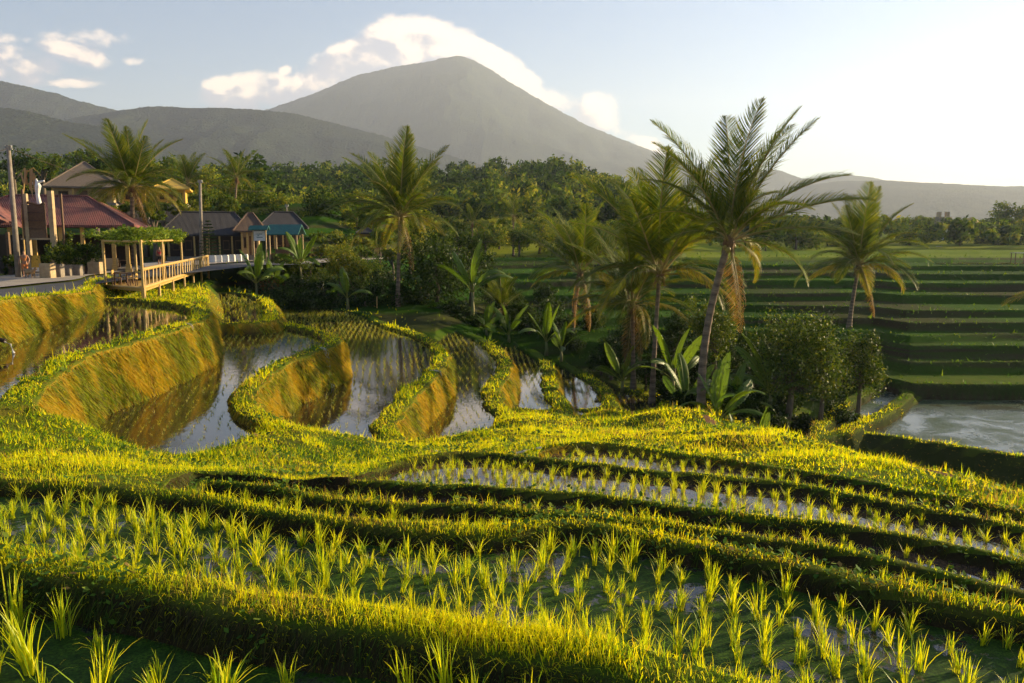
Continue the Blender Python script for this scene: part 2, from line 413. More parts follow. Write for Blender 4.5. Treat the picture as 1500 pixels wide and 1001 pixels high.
def H(X, Y, parts=False):
    X = np.asarray(X, float); Y = np.asarray(Y, float)
    z = back_z(X, Y)
    d = sdist(X, Y, ROAD2); e = np.minimum(road_level(Y), road_level(Y) + .62 * (d + .3)) ; z = np.maximum(z, e)
    z = z + 8.0 * np.clip((Y - 92) / 38, 0, 1) * np.clip((-16 - X) / 12, 0, 1) * (d > 0)
    d1 = sdist(X, Y, ROAD1); rl = road_level(Y)
    e = np.where(d1 < 0, rl + 4.2 * d1, rl); z = np.maximum(z, e)
    db = sdist(X, Y, BANK); z = np.where(db > -3, np.maximum(z, np.minimum(-3.85, -3.85 + 1.2 * db)), z)
    near = (Y < 84) & (Y > -6)
    wet = np.zeros(X.shape)
    zz = z[near]; Xn = X[near]; Yn = Y[near]; wn = np.zeros(zz.shape)
    wx = (vnoise(Xn, Yn, 1.3, 3) - .5) * .26 + (vnoise(Xn, Yn, .45, 4) - .5) * .16; wy = (vnoise(Xn, Yn, 1.3, 9) - .5) * .26 + (vnoise(Xn, Yn, .45, 8) - .5) * .16
    bumpy = (fbm(Xn, Yn, 1.1, 21, 3) - .5) * .14
    for T in TER:
        d = T.sd(Xn + wx, Yn + wy); tz = T.z(Xn, Yn, d)
        tz = tz + np.where(tz > T.water, bumpy * .7 * np.clip((tz - T.water) / .15, 0, 1), 0)
        zz = np.maximum(zz, tz)
    hs = slope_z(Xn, Yn); hs = np.maximum(hs, -14.5)
    hs = hs + bumpy * 1.6 + (fbm(Xn, Yn, 3.2, 31, 2) - .5) * .35
    hs = np.where(Yn < 62, hs, -99)
    zz = np.maximum(zz, hs)
    nz = np.full(zz.shape, -99.)
    inside = np.zeros(zz.shape, bool)
    for T in NEAR:
        d = T.sd(Xn + wx * .5, Yn + wy * .5); tz = T.z(Xn, Yn, d)
        tz = tz + np.where(tz > T.water, bumpy * .6 * np.clip((tz - T.water) / .15, 0, 1), 0)
        nz = np.maximum(nz, tz); inside |= d > T.w / 2
    zz = np.where(inside, nz, np.maximum(zz, nz))
    z[near] = zz
    return z

# one sheet from the camera's feet to beyond the hills, finer where it is near
rr = [1.6]
while rr[-1] < 9500:
    r = rr[-1]; rr.append(r * (1.0062 if r < 62 else 1.0038 if r < 155 else 1.02 if r < 300 else 1.06))
rr = np.array(rr); NR = len(rr)
th = np.linspace(R(-50), R(50), 1150); NA = len(th)
GX = rr[:, None] * np.sin(th)[None, :]; GY = rr[:, None] * np.cos(th)[None, :]
GZ = H(GX, GY)
# far ground rising under the forest, more to the left
GZ = GZ + 34 * np.clip((GY - 165) / 300, 0, 1) ** 1.1 * np.clip((.26 - GX / np.maximum(GY, 1)) / .2, 0, 1) * (GY > 165) + 4 * np.clip((GY - 200) / 200, 0, 1)
GZ = GZ + np.where(GY > 210, (fbm(GX, GY, 160, 41, 3) - .5) * 10 * np.clip((GY - 210) / 150, 0, 1), 0)
def Hs(X, Y):
    """height of the built sheet at points (bilinear)"""
    X = np.asarray(X, float); Y = np.asarray(Y, float)
    r = np.hypot(X, Y); a = np.arctan2(X, Y)
    i = np.clip(np.searchsorted(rr, r) - 1, 0, NR - 2); j = np.clip(((a - th[0]) / (th[1] - th[0])).astype(int), 0, NA - 2)
    u = np.clip((r - rr[i]) / (rr[i + 1] - rr[i]), 0, 1); v = np.clip((a - th[j]) / (th[1] - th[0]), 0, 1)
    return (GZ[i, j] * (1 - v) + GZ[i, j + 1] * v) * (1 - u) + (GZ[i + 1, j] * (1 - v) + GZ[i + 1, j + 1] * v) * u
def hz(x, y): return float(Hs(np.array([x]), np.array([y]))[0])

idx = np.arange(NR * NA).reshape(NR, NA)
quads = np.stack([idx[:-1, :-1], idx[:-1, 1:], idx[1:, 1:], idx[1:, :-1]], -1).reshape(-1, 4)
V = np.stack([GX, GY, GZ], -1).reshape(-1, 3)
me = np_mesh('ground', V, quads=quads)

m_ground, t, b = mat('ground')
P = pos(t); geo = t.n.new('ShaderNodeNewGeometry')
nz = t.sep(geo.outputs['True Normal'])[2]
steep = t.maprange(nz, .80, .45); PW = scaled(t, P, (1, 1, .4)); streak = t.noise(2.4, 6, .7, PW, .4)
big = t.noise(.55, 5, .6, P); mid = t.noise(3.0, 5, .6, P); fine = t.noise(22, 4, .65, P)
green = t.mix(t.maprange(big, .35, .65), (.050, .095, .008), (.13, .15, .012))
green = t.mix(t.maprange(mid, .45, .75), green, (.13, .10, .02))
green = t.mix(t.maprange(fine, .35, .75, 0, .6), green, (.03, .05, .008))
moss = t.mix(t.maprange(streak, .38, .58), (.32, .18, .018), (.23, .20, .018))
moss = t.mix(t.maprange(fine, .4, .7, 0, .8), moss, (.07, .055, .012))
moss = t.mix(t.maprange(big, .50, .66, 0, .6), moss, (.09, .11, .012)); moss = t.mix(t.maprange(t.noise(7, 5, .75, PW), .52, .68, 0, .85), moss, (.045, .032, .012))
moss = t.mix(t.maprange(t.noise(14, 4, .7, P), .55, .7, 0, .6), moss, (.36, .24, .03))
mud = t.mix(t.maprange(mid, .4, .65), (.055, .036, .018), (.03, .021, .012))
far_ = t.sep(P)[1]
# dark wet soil on the low risers in front, mossy walls further off
ismoss = t.maprange(far_, 14.5, 17)
dark = t.mix(t.maprange(mid, .4, .7), (.035, .026, .012), (.04, .05, .012))
# earth risers of the terraces climbing away on the right
dark2 = t.mix(t.maprange(t.noise(.07, 2, .5, P), .5, .6), (.045, .10, .010), (.07, .042, .028))
dark2 = t.mix(t.maprange(mid, .4, .7), dark2, (.04, .06, .01))
moss = t.mix(t.maprange(t.sep(P)[0], 5, 9), moss, (.03, .04, .010)); rise = t.mix(ismoss, dark, moss); ZX = t.sep(P); band = t.noise(1.0, 2, .5, t.comb(t.math('MULTIPLY', ZX[0], .035), 0.0, t.math('MULTIPLY', ZX[2], 1.1)))
dark2 = t.mix(t.maprange(band, .47, .56), dark2, (.060, .038, .026)); dark2 = t.mix(t.maprange(t.noise(9, 4, .7, scaled(t, P, (1, 1, .3))), .35, .65, 0, .6), dark2, (.02, .035, .006))
rise = t.mix(t.maprange(far_, 60, 62), rise, dark2)
c = t.mix(steep, green, rise)
fargreen = t.mix(t.maprange(t.noise(.03, 3, .5, P), .4, .6), (.018, .05, .004), (.035, .085, .006)); fargreen = t.mix(t.maprange(band, .5, .6, 0, .7), fargreen, (.05, .04, .02)); fargreen = t.mix(t.maprange(far_, 150, 158), fargreen, t.mix(t.maprange(t.noise(.02, 3, .5, scaled(t, P, (.3, 1, 1))), .42, .58), (.10, .15, .010), (.20, .21, .015)))
c = t.mix(t.maprange(far_, 58, 70), c, t.mix(steep, fargreen, dark2))
a = t.n.new('ShaderNodeAttribute'); a.attribute_name = 'wet'
c = t.mix(a.outputs['Fac'], c, mud)
a2 = t.n.new('ShaderNodeAttribute'); a2.attribute_name = 'path'
c = t.mix(t.maprange(t.math('ADD', a2.outputs['Fac'], t.math('MULTIPLY', t.math('SUBTRACT', mid, .5), 1.2)), .35, .7), c, t.mix(fine, (.16, .09, .05), (.09, .05, .03)))
t.set(b.inputs['Base Color'], c); b.inputs['Roughness'].default_value = .9
b.inputs['Specular IOR Level'].default_value = .02
t.l.new(t.bump(t.math('ADD', t.math('MULTIPLY', mid, .7), t.math('MULTIPLY', fine, .4)), .9, .12), b.inputs['Normal'])

# where water stands: below a pond's water level inside its bund
allT = TER + NEAR
def wetmask(X, Y, Z):
    wet = np.zeros(X.shape); lev = np.full(X.shape, -99.)
    sel = (Y < 84) & (Y > -6)
    x = X[sel]; y = Y[sel]; z = Z[sel]; w_ = np.zeros(x.shape); l_ = np.full(x.shape, -99.)
    for T in allT:
        d = T.sd(x, y); k = (d > 0) & (z < T.water + .03) & (z > T.water - .35)
        w_[k] = 1; l_[k] = np.maximum(l_[k], T.water)
    wet[sel] = w_; lev[sel] = l_
    return wet, lev
WET, WLEV = wetmask(GX, GY, GZ)
at = me.attributes.new('wet', 'FLOAT', 'POINT'); at.data.foreach_set('value', WET.astype(np.float32).ravel())
def pathd(X, Y):
    d2 = np.full(np.shape(X), 1e9)
    for (ax, ay), (bx, by) in zip(PATH[:-1], PATH[1:]):
        ex, ey = bx - ax, by - ay; tt = np.clip(((X - ax) * ex + (Y - ay) * ey) / (ex * ex + ey * ey), 0, 1)
        d2 = np.minimum(d2, np.hypot(X - ax - tt * ex, Y - ay - tt * ey))
    return d2
at = me.attributes.new('path', 'FLOAT', 'POINT'); at.data.foreach_set('value', np.clip(1.4 - pathd(GX, GY) / .35, 0, 1).astype(np.float32).ravel())
ground = link('ground', me, m_ground, smooth=True); tag(ground, kind='structure')

def wet_at(X, Y):
    r = np.hypot(X, Y); a = np.arctan2(X, Y)
    i = np.clip(np.searchsorted(rr, r), 0, NR - 1); j = np.clip(np.rint((a - th[0]) / (th[1] - th[0])).astype(int), 0, NA - 1)
    return WET[i, j], WLEV[i, j]

# water sheets
def water_mat(name, c1, c2, rough=.04, scum=0.0, bump=.06, ior=1.45, g1=(.016, .045, .006), g2_=(.06, .12, .010), ss=1.3, soft=.05):
    m, t, b = mat(name)
    P = pos(t); n = t.noise(1.4, 5, .6, P)
    c = t.mix(t.maprange(n, .35, .65), c1, c2)
    t.set(b.inputs['Base Color'], c); b.inputs['IOR'].default_value = ior
    r = rough
    if scum > 0:
        s = t.noise(ss, 6, .66, P, .6); s2 = t.noise(9, 5, .7, P)
        k = t.maprange(t.math('ADD', s, t.math('MULTIPLY', t.math('SUBTRACT', s2, .5), .5)), scum, scum + soft)
        s3 = t.noise(60, 3, .7, P); g_ = t.mix(t.maprange(s2, .35, .65), g1, g2_); g_ = t.mix(t.maprange(s3, .42, .6, 0, .8), g_, (.012, .022, .006))
        c = t.mix(k, c, g_); t.set(b.inputs['Base Color'], c)
        r = t.math('MULTIPLY_ADD', k, .55, rough); t.set(b.inputs['Specular IOR Level'], t.math('MULTIPLY_ADD', k, -.42, .5))
    t.set(b.inputs['Roughness'], r)
    t.l.new(t.bump(t.noise(6, 3, .5, scaled(t, P, (1, .5, 1))), bump, .05), b.inputs['Normal'])
    return m
m_pond = water_mat('pond_water', (.034, .024, .013), (.026, .019, .012), ior=1.6)
m_scum = water_mat('paddy_water', (.05, .035, .025), (.035, .03, .025), scum=.415, bump=.15)
m_brown = water_mat('muddy_water', (.11, .065, .035), (.07, .045, .03), scum=.70, bump=.15, ior=1.6)
m_pool = water_mat('pool_water', (.09, .09, .06), (.06, .065, .045), rough=.10, scum=.36, bump=.02, ior=1.33, ss=.32, soft=.35)
m_moss = water_mat('weedy_water', (.05, .035, .025), (.035, .03, .03), scum=.36, bump=.15)
for T in allT:
    pts = [(x, y, T.water) for x, y in T.poly]
    me = bpy.data.meshes.new('water'); me.from_pydata(pts, [], [tuple(range(len(pts)))]); me.update()
    mt = {'paddy 1': m_moss, 'paddy 2': m_scum, 'paddy 3': m_scum, 'paddy 4': m_brown, 'paddy 5': m_brown, 'paddy 6': m_brown, 'valley pool': m_pool, 'valley pool edge': m_pool}.get(T.name, m_pond)
    tag(link('water', me, mt), kind='structure')

for px0, px1, D0_, D1_, zz in ((1372, 1640, 133, 147, -4.70), (700, 830, 158, 176, -4.10)):
    q = [PD(px0, 380, D0_), PD(px1, 380, D0_), PD(px1, 380, D1_), PD(px0, 380, D1_)]
    me = bpy.data.meshes.new('water'); me.from_pydata([(p_.x, p_.y, zz) for p_ in q], [], [(0, 1, 2, 3)]); tag(link('water', me, m_pond), kind='structure')
# ------------------------------------------------------------------ hills and the volcano
m_hill, t, b = mat('forested_hill')
P = scaled(t, pos(t), (.8, .8, .8)); big = t.noise(.006, 4, .6, P); vor = t.n.new('ShaderNodeTexVoronoi'); vor.inputs['Scale'].default_value = .14; t.l.new(P, vor.inputs['Vector'])
fine = t.noise(.12, 6, .7, P)
c = t.mix(t.maprange(big, .4, .62), (.018, .030, .022), (.045, .060, .032))
c = t.mix(t.maprange(fine, .42, .6, 0, .85), c, (.008, .014, .006))
t.set(b.inputs['Base Color'], c); b.inputs['Roughness'].default_value = .95; b.inputs['Specular IOR Level'].default_value = .05
t.l.new(t.bump(t.math('SUBTRACT', fine, t.math('MULTIPLY', vor.outputs[0], .5)), 1, 16), b.inputs['Normal'])

def ridge(name, D, prof, front, back, foot, seed, rough=1.0, trees=6, gull=.0, nu=1000):
    """hill whose skyline passes through the given photo points at distance D"""
    pr = sorted((PD(px, py, D)[0], PD(px, py, D)[2]) for px, py in prof)
    xs = np.array([p[0] for p in pr]); zs = np.array([p[1] for p in pr])
    U = np.linspace(xs[0], xs[-1], nu); h = np.interp(U, xs, zs)
    k = np.ones(7) / 7; hp = np.concatenate([[h[0]] * 3, h, [h[-1]] * 3]); h = np.convolve(hp, k, 'valid')
    nv = 120
    S = np.concatenate([np.linspace(-1, 0, 90), np.linspace(0, 1, 31)[1:]])
    XX = np.repeat(U[None], len(S), 0); SS = np.repeat(S[:, None], nu, 1)
    YY = D + np.where(SS < 0, SS * front, SS * back)
    k = np.where(SS < 0, (1 + SS) ** 1.25, (1 - SS))
    hh = h[None] - foot
    g = (1 - np.abs(2 * fbm(XX, YY * .35, front * .16, seed, 4) - 1)) - .5
    ZZ = foot + hh * k + hh * g * gull * 4 * k * (1 - k) + (fbm(XX, YY, front * .12, seed + 5, 3) - .5) * hh * .16 * rough * (1 - np.abs(2*k-1)*.7)
    ZZ = ZZ + (vnoise(XX, YY, trees * 2.2, seed + 8)**2 + vnoise(XX, YY, trees * 1.1, seed + 9) * .6) * trees * np.clip(k * 6, 0, 1)
    idx = np.arange(len(S) * nu).reshape(len(S), nu)
    q = np.stack([idx[:-1, :-1], idx[:-1, 1:], idx[1:, 1:], idx[1:, :-1]], -1).reshape(-1, 4)
    me = np_mesh(name, np.stack([XX, YY, ZZ], -1).reshape(-1, 3), quads=q)
    return tag(link(name, me, m_hill, smooth=True), kind='structure')
ridge('volcano', 6000, [(-900,345),(0,250),(250,205),(400,158),(480,130),(520,113),(572,101),(624,92),(655,86),(672,83),(688,87),(720,104),(742,119),(800,152),(860,185),(920,209),(980,231),(1010,244),(1060,262),(1150,290),(1300,330),(1500,352)], 3000, 2000, -10, 11, .3, 7, gull=.15, nu=1300)
ridge('hills', 3600, [(-500,90),(-120,102),(0,120),(40,127),(80,137),(120,150),(150,158),(185,166),(240,175),(400,240),(600,300),(800,345)], 1100, 1200, -8, 23, 1, 3.5, gull=.12)
ridge('hills', 3000, [(-300,220),(60,190),(120,172),(185,161),(230,157),(280,158),(330,161),(380,162),(430,168),(480,180),(560,200),(640,225),(760,255),(900,290),(1050,340)], 1300, 800, -8, 37, 1, 3.0, gull=.14)
ridge('hills', 2100, [(-300,140),(0,160),(60,168),(120,182),(170,195),(230,212),(290,232),(360,246),(450,262),(600,300),(750,345)], 900, 600, -6, 51, 1, 2.6, gull=.12)
ridge('hills', 5000, [(700,345),(900,262),(1000,256),(1100,249),(1140,250),(1175,262),(1210,262),(1240,256),(1275,260),(1310,268),(1400,278),(1500,290),(1700,330)], 1000, 1200, -8, 63, .6, 3)
ridge('hills', 3800, [(800,345),(1000,320),(1100,290),(1180,272),(1240,266),(1300,265),(1350,268),(1400,270),(1450,273),(1500,274),(1600,278),(1900,290)], 1700, 1200, -8, 77, .7, 3.2, gull=.08)

hb = MB(); hb.box((0, 4200, 700), (16000, 9200, 1440))
haze = hb.mesh('haze')
mh = bpy.data.materials.new('haze'); mh.use_nodes = True; t = NT(mh.node_tree)
t.n.remove(t.n['Principled BSDF'])
pv = t.n.new('ShaderNodeVolumePrincipled')
pv.inputs['Color'].default_value = (.70, .80, 1.0, 1); pv.inputs['Density'].default_value = 1.15e-4
pv.inputs['Anisotropy'].default_value = .27
t.l.new(pv.outputs[0], t.n['Material Output'].inputs['Volume'])
ho = link('haze', haze, mh); tag(ho, kind='stuff'); ho['label'] = 'pale golden haze hanging in the air over the valley'; ho.display_type = 'WIRE'
ho['category'] = 'haze'
# ------------------------------------------------------------------ grass and rice
def pick(cols, n, w=None, var=.25):
    cols = np.array(cols); k = rng.choice(len(cols), n, p=None if w is None else np.array(w) / sum(w))
    return cols[k] * (1 + (rng.random((n, 1)) - .5) * 2 * var)
def blade_mesh(name, X, Y, Z, L, W, lean, col, az=None, long_=True, m=None, curl=.5):
    """one grass blade per point: a tapered bent strip"""
    n = len(X); az = rng.random(n) * 2 * math.pi if az is None else az
    face = rng.random(n) * math.pi
    dx, dy = np.cos(az), np.sin(az); fx, fy = np.cos(face), np.sin(face)
    B = np.stack([X, Y, Z], 1)
    S = np.stack([fx, fy, 0 * fx], 1) * (W / 2)[:, None]
    D = np.stack([dx, dy, 0 * dx], 1)
    up = np.array([0, 0, 1.])
    def at(s):
        h = L * s; out = L * lean * (s ** 2); dn = L * lean * curl * s ** 3
        return B + D * out[:, None] + up * (h - dn)[:, None]
    if long_:
        m1 = at(.55); tp = at(1.0)
        V = np.stack([B - S, B + S, m1 + S * .8, m1 - S * .8, tp], 1).reshape(-1, 3)
        i = np.arange(n) * 5
        quads = np.stack([i, i + 1, i + 2, i + 3], 1); tris = np.stack([i + 3, i + 2, i + 4], 1)
        k = 5
    else:
        tp = at(1.0); V = np.stack([B - S, B + S, tp], 1).reshape(-1, 3)
        i = np.arange(n) * 3; quads = None; tris = np.stack([i, i + 1, i + 2], 1); k = 3
    return np_mesh(name, V, tris, quads, np.repeat(col, k, 0))
m_grass = leaf_mat('grass_blades', .5, .6, spec=.15)
m_rice = leaf_mat('rice_leaves', .5, .45)

YG = [(.70, .64, .006), (.60, .60, .006), (.34, .46, .008), (.80, .66, .015), (.52, .36, .03)]
def scatter(n, r0, r1, azlim=41):
    r = r0 * (r1 / r0) ** rng.random(n); a = (rng.random(n) * 2 - 1) * R(azlim)
    return r * np.sin(a), r * np.cos(a), r
def slope_of(X, Y):
    e = .06 + .003 * np.hypot(X, Y)
    return np.hypot((Hs(X + e, Y) - Hs(X - e, Y)) / (2 * e), (Hs(X, Y + e) - Hs(X, Y - e)) / (2 * e))
def grass(n, r0, r1, name, long_, lscale, wscale):
    X, Y, r = scatter(n, r0, r1)
    w_, _ = wet_at(X, Y)
    k = (w_ < .5) & ~((r > 20) & (sdist(X, Y, ROAD1) > .7)) & ~((r > 36) & (sdist(X, Y, ROAD2) > .5) & (X < -8))
    k &= (pathd(X, Y) > .33) | (rng.random(len(X)) < .15)
    if name == 'far': k &= (Hs(X, Y) - Hs(X, Y - 1.3) > .3) | (rng.random(len(X)) < .10)
    X, Y, r = X[k], Y[k], r[k]
    Z = Hs(X, Y); sl = slope_of(X, Y)
    steep = sl > 1.1
    keep = rng.random(len(X)) < np.where(steep, np.where(r < 15, .45, .75), 1)
    patch = fbm(X, Y, 1.7, 71, 3)
    bare = fbm(X, Y, .9, 91, 3)
    keep &= ~((bare < .40) & (rng.random(len(X)) < .75))
    X, Y, Z, r, steep, patch = X[keep], Y[keep], Z[keep], r[keep], steep[keep], patch[keep]
    n = len(X)
    col = pick(YG, n, [4, 4, 3, 1.2, .6])
    green = pick([(.10, .20, .012), (.17, .28, .014), (.07, .14, .012)], n)
    p2 = np.clip((fbm(X, Y, 2.6, 55, 3) - .5) * 5 + .35, 0, 1)[:, None]
    g2 = (rng.random((n, 1)) < p2 * .55)
    col = np.where(g2, green, col)
    dry = pick([(.44, .34, .07), (.34, .22, .06), (.24, .15, .05)], n)
    col = np.where(((patch < .38) & (rng.random(n) < .3))[:, None], dry, col)
    mossy = pick([(.44, .27, .025), (.34, .26, .025), (.20, .20, .02), (.40, .18, .03)], n)
    col = np.where((steep & (r > 15) & (r < 60) & (rng.random(n) < .85))[:, None], mossy, col)
    col = np.where((r > 62)[:, None] & (X > -8)[:, None], pick([(.04, .10, .01), (.07, .14, .01), (.10, .15, .012)], n), col)
    L = (.055 + .05 * rng.random(n) + .10 * (rng.random(n) < .10)) * lscale(r) * np.where(steep, .85, 1) * (.4 + 1.3 * vnoise(X, Y, .8, 15) ** 1.5 + .35 * vnoise(X, Y, .12, 25))
    W = wscale(r) * (.7 + .6 * rng.random(n))
    lean = .15 + .9 * rng.random(n) ** 1.5 + np.where(steep, .5, 0)
    me = blade_mesh(name, X, Y, Z - .01, L, W, lean, col, long_=long_)
    o = link('grass', me, m_grass)
    o['label'] = {'near': 'sunlit yellow green grass growing on the low banks between the front paddies', 'mid': 'short grass and moss covering the curving pond walls and the slope', 'far': 'green grass edging the terraces across the valley'}[name]
    o['category'] = 'grass'
    tag(o, kind='stuff'); return o
grass(270000, 3.0, 15, 'near', True, lambda r: .62 + r * .018, lambda r: .0018 + r * .0006)
grass(330000, 15, 62, 'mid', False, lambda r: .75 + r * .022, lambda r: .006 + r * .0011)
grass(70000, 60, 190, 'far', False, lambda r: 1.3 + r * .012, lambda r: .04 + r * .0016)

# moss and hanging grass on the faces of the walls
def wall_growth(n, r0, r1, name, label, cols, Ls, Ws, xmax):
    i0, i1 = np.searchsorted(rr, r0), np.searchsorted(rr, r1)
    P0 = np.stack([GX, GY, GZ], -1)[i0:i1, ::2]; e1 = P0[1:, :-1] - P0[:-1, :-1]; e2 = P0[:-1, 1:] - P0[:-1, :-1]
    N = np.cross(e1, e2); A = np.linalg.norm(N, axis=-1); N = N / A[..., None]; N[N[..., 2] < 0] *= -1
    C0 = P0[:-1, :-1]; rr_ = np.hypot(C0[..., 0], C0[..., 1])
    w = A * (N[..., 2] < .62) * (C0[..., 0] < xmax) / rr_ ** 1.3 * (np.abs(np.arctan2(C0[..., 0], C0[..., 1])) < R(38)) * (WET[i0:i1, ::2][:-1, :-1] < .5)
    k = rng.choice(w.size, n, p=(w / w.sum()).ravel()); ii, jj = np.unravel_index(k, w.shape); u, v = rng.random((2, n))
    X_, Y_, Z_ = (C0[ii, jj] + e1[ii, jj] * u[:, None] + e2[ii, jj] * v[:, None]).T; nn = N[ii, jj]; r = np.hypot(X_, Y_)
    az = np.arctan2(nn[:, 1], nn[:, 0]) + rng.normal(0, .7, n)
    pt = np.clip((fbm(X_ + Z_, Y_ + Z_, 1.1, 17, 3) - .38) * 4, 0, 1)[:, None]; col = np.where(rng.random((n, 1)) < pt, pick(cols[0], n), pick(cols[1], n))
    me = blade_mesh(name, X_, Y_, Z_, Ls(r) * (.5 + rng.random(n)), Ws(r) * (.7 + .6 * rng.random(n)), 1.1 + .8 * rng.random(n), col, az=az, long_=False, curl=1.3 + .9 * rng.random(n))
    o = link('moss', me, m_grass); tag(o, label, 'moss', kind='stuff')
wall_growth(150000, 15, 60, 'moss', 'tufts of ochre and green moss covering the tall curving pond walls', ([(.38, .26, .022), (.33, .30, .025), (.46, .31, .03)], [(.22, .27, .02), (.14, .20, .015), (.30, .27, .03), (.10, .08, .02)]), lambda r: .05 + r * .0024, lambda r: .012 + r * .0011, 8)
wall_growth(45000, 3.2, 15, 'moss', 'dark grass roots hanging over the low muddy risers in front', ([(.08, .13, .015), (.05, .08, .012)], [(.07, .05, .02), (.12, .12, .02), (.04, .03, .015)]), lambda r: .05 + r * .003, lambda r: .003 + r * .0006, 60)
# creeping weeds: small broad leaves in patches on the banks
X, Y, r = scatter(60000, 4, 42)
w_, _ = wet_at(X, Y); k = (w_ < .5) & (fbm(X, Y, 1.4, 133, 3) > .53) & (sdist(X, Y, ROAD1) < 0)
X, Y, r = X[k], Y[k], r[k]; n = len(X); Z = Hs(X, Y) + .02 + rng.random(n) * .06
L = (.02 + .0035 * r) * (.7 + .8 * rng.random(n)); a = rng.random(n) * 6.283; tl = (rng.random(n) - .3) * 1.2
d = np.stack([np.cos(a), np.sin(a), tl], 1) * L[:, None]; s_ = np.stack([-np.sin(a), np.cos(a), (rng.random(n) - .5)], 1) * (L * .38)[:, None]
B = np.stack([X, Y, Z], 1)
V = np.stack([B, B + d * .5 - s_, B + d, B + d * .5 + s_], 1).reshape(-1, 3); i = np.arange(n) * 4
o = link('weeds', np_mesh('weeds', V, None, np.stack([i, i + 1, i + 2, i + 3], 1), np.repeat(pick([(.06, .13, .02), (.10, .18, .02), (.20, .14, .04), (.16, .22, .03)], n, [3, 3, .5, 2]), 4, 0)), leaf_mat('weed_leaves', .35, .7, spec=.08))
tag(o, 'low leafy weeds creeping over the grassy banks', 'weeds', kind='stuff')

# rice plants
def rice_mesh(seed, nb=17, h=.30):
    global rng
    keep = rng; rng = np.random.default_rng(seed)
    n = nb; V = []; Q = []; T_ = []; C = []
    for i in range(n):
        az = rng.random() * 6.283; lean = .05 + .6 * rng.random() ** 1.9; L = h * (.6 + .5 * rng.random())
        ox, oy = rng.normal(0, .016, 2); wd = .0026 + .0016 * rng.random(); fa = az + math.pi / 2 + rng.normal(0, .4)
        sx, sy = math.cos(fa) * wd, math.sin(fa) * wd
        c = np.array([(.60, .60, .012), (.44, .52, .012), (.72, .68, .02), (.26, .40, .02)][rng.integers(4)]) * (.85 + .3 * rng.random())
        b0 = len(V); droop = .2 + .8 * rng.random()
        for k, s in enumerate((0, .3, .55, .8, 1)):
            o_ = L * lean * s ** 1.8; z = L * (s - lean * droop * .6 * s ** 4)
            p = (ox + math.cos(az) * o_, oy + math.sin(az) * o_, z); w_ = (.7, 1, .9, .6, 0)[k]
            if w_: V += [(p[0] - sx * w_, p[1] - sy * w_, p[2]), (p[0] + sx * w_, p[1] + sy * w_, p[2])]; C += [c * (.8 + .25 * s)] * 2
            else: V.append(p); C.append(c)
        for k in range(3): Q.append((b0 + 2 * k, b0 + 2 * k + 1, b0 + 2 * k + 3, b0 + 2 * k + 2))
        T_.append((b0 + 6, b0 + 7, b0 + 8))
    rng = keep
    return V, T_, Q, C
RV = [rice_mesh(100 + i, nb=random.choice((20, 26, 30, 36)), h=(.26, .30, .33, .28, .24, .31, .35, .27)[i]) for i in range(8)]
RM = []
for i, (V, T_, Q, C) in enumerate(RV):
    me = np_mesh('rice_plant', np.array(V), np.array(T_), np.array(Q), np.array(C)); me.materials.append(m_rice); RM.append(me)
def in_view(X, Y, Z, pad=30):
    u = X; d = Y * CT - Z * ST; v = Y * ST + Z * CT
    px = 750 + F * u / np.maximum(d, .01); py = 500.5 - F * v / np.maximum(d, .01)
    return (d > .3) & (px > -pad) & (px < 1500 + pad) & (py > -pad) & (py < 1001 + pad * 2.2)
spots = []
for T, sx, sy, ang in zip(NEAR, (.27, .215, .21, .22, .23, .23), (.30, .235, .20, .22, .25, .24), (20, -14, -10, -12, -16, -16)):
    g = np.stack(np.meshgrid(np.arange(-60, 60) * sx, np.arange(-60, 60) * sy), -1).reshape(-1, 2)
    a = R(ang); x = g[:, 0] * math.cos(a) - g[:, 1] * math.sin(a); y = g[:, 0] * math.sin(a) + g[:, 1] * math.cos(a) + 6
    x = x + rng.normal(0, .032, len(x)); y = y + rng.normal(0, .032, len(x))
    k = (T.sd(x, y) > T.w / 2 + .12) & (y > 1.5) & (np.hypot(x, y) > 3.3); x, y = x[k], y[k]
    k = in_view(x, y, np.full(len(x), T.water + .15)); x, y = x[k], y[k]
    w_, l_ = wet_at(x, y); k = (w_ > .5) & (np.abs(l_ - T.water) < .02) & (rng.random(len(x)) > .06); x, y = x[k], y[k]
    for X, Y in zip(x, y): spots.append((math.hypot(X, Y), X, Y, T))
spots.sort(key=lambda q: q[0])
print('RICE', len(spots), {T.name: sum(1 for s in spots if s[3] is T) for T in NEAR})
RL = {'paddy 1': ('young rice clump in the nearest weedy paddy along the bottom of the picture', 'rice clumps in the nearest paddy'),
      'paddy 2': ('young rice clump in the wide duckweed covered paddy, second from the front', 'rice clumps in the second paddy'),
      'paddy 3': ('rice clump in the narrow shaded strip just behind the wide duckweed paddy', 'rice clumps in the narrow strip'),
      'paddy 4': ('rice clump in the thin strip in front of the brown water paddy', 'rice clumps in the thin strip'),
      'paddy 5': ('rice clump standing in the long brown water paddy', 'rice clumps in the brown paddy'),
      'paddy 6': ('rice clump in the small top paddy at the foot of the grassy slope', 'rice clumps in the top paddy')}
sc_ = {'paddy 1': 1.02, 'paddy 2': .88, 'paddy 3': .7, 'paddy 4': .7, 'paddy 5': .78, 'paddy 6': .7}
for r, X, Y, T in spots[:300]:
    o = bpy.data.objects.new('rice_plant', RM[rng.integers(8)]); COL.objects.link(o)
    s = sc_[T.name] * (.8 + .4 * rng.random()); o.scale = (s * 1.05, s * 1.05, s)
    o.location = (X, Y, T.water - .04); o.rotation_euler = (rng.normal(0, .09), rng.normal(0, .09), rng.random() * 6.28)
    tag(o, RL[T.name][0], 'rice plant', RL[T.name][1])
SV, ST_, SQ, SCc = [], [], [], []; nb = 0
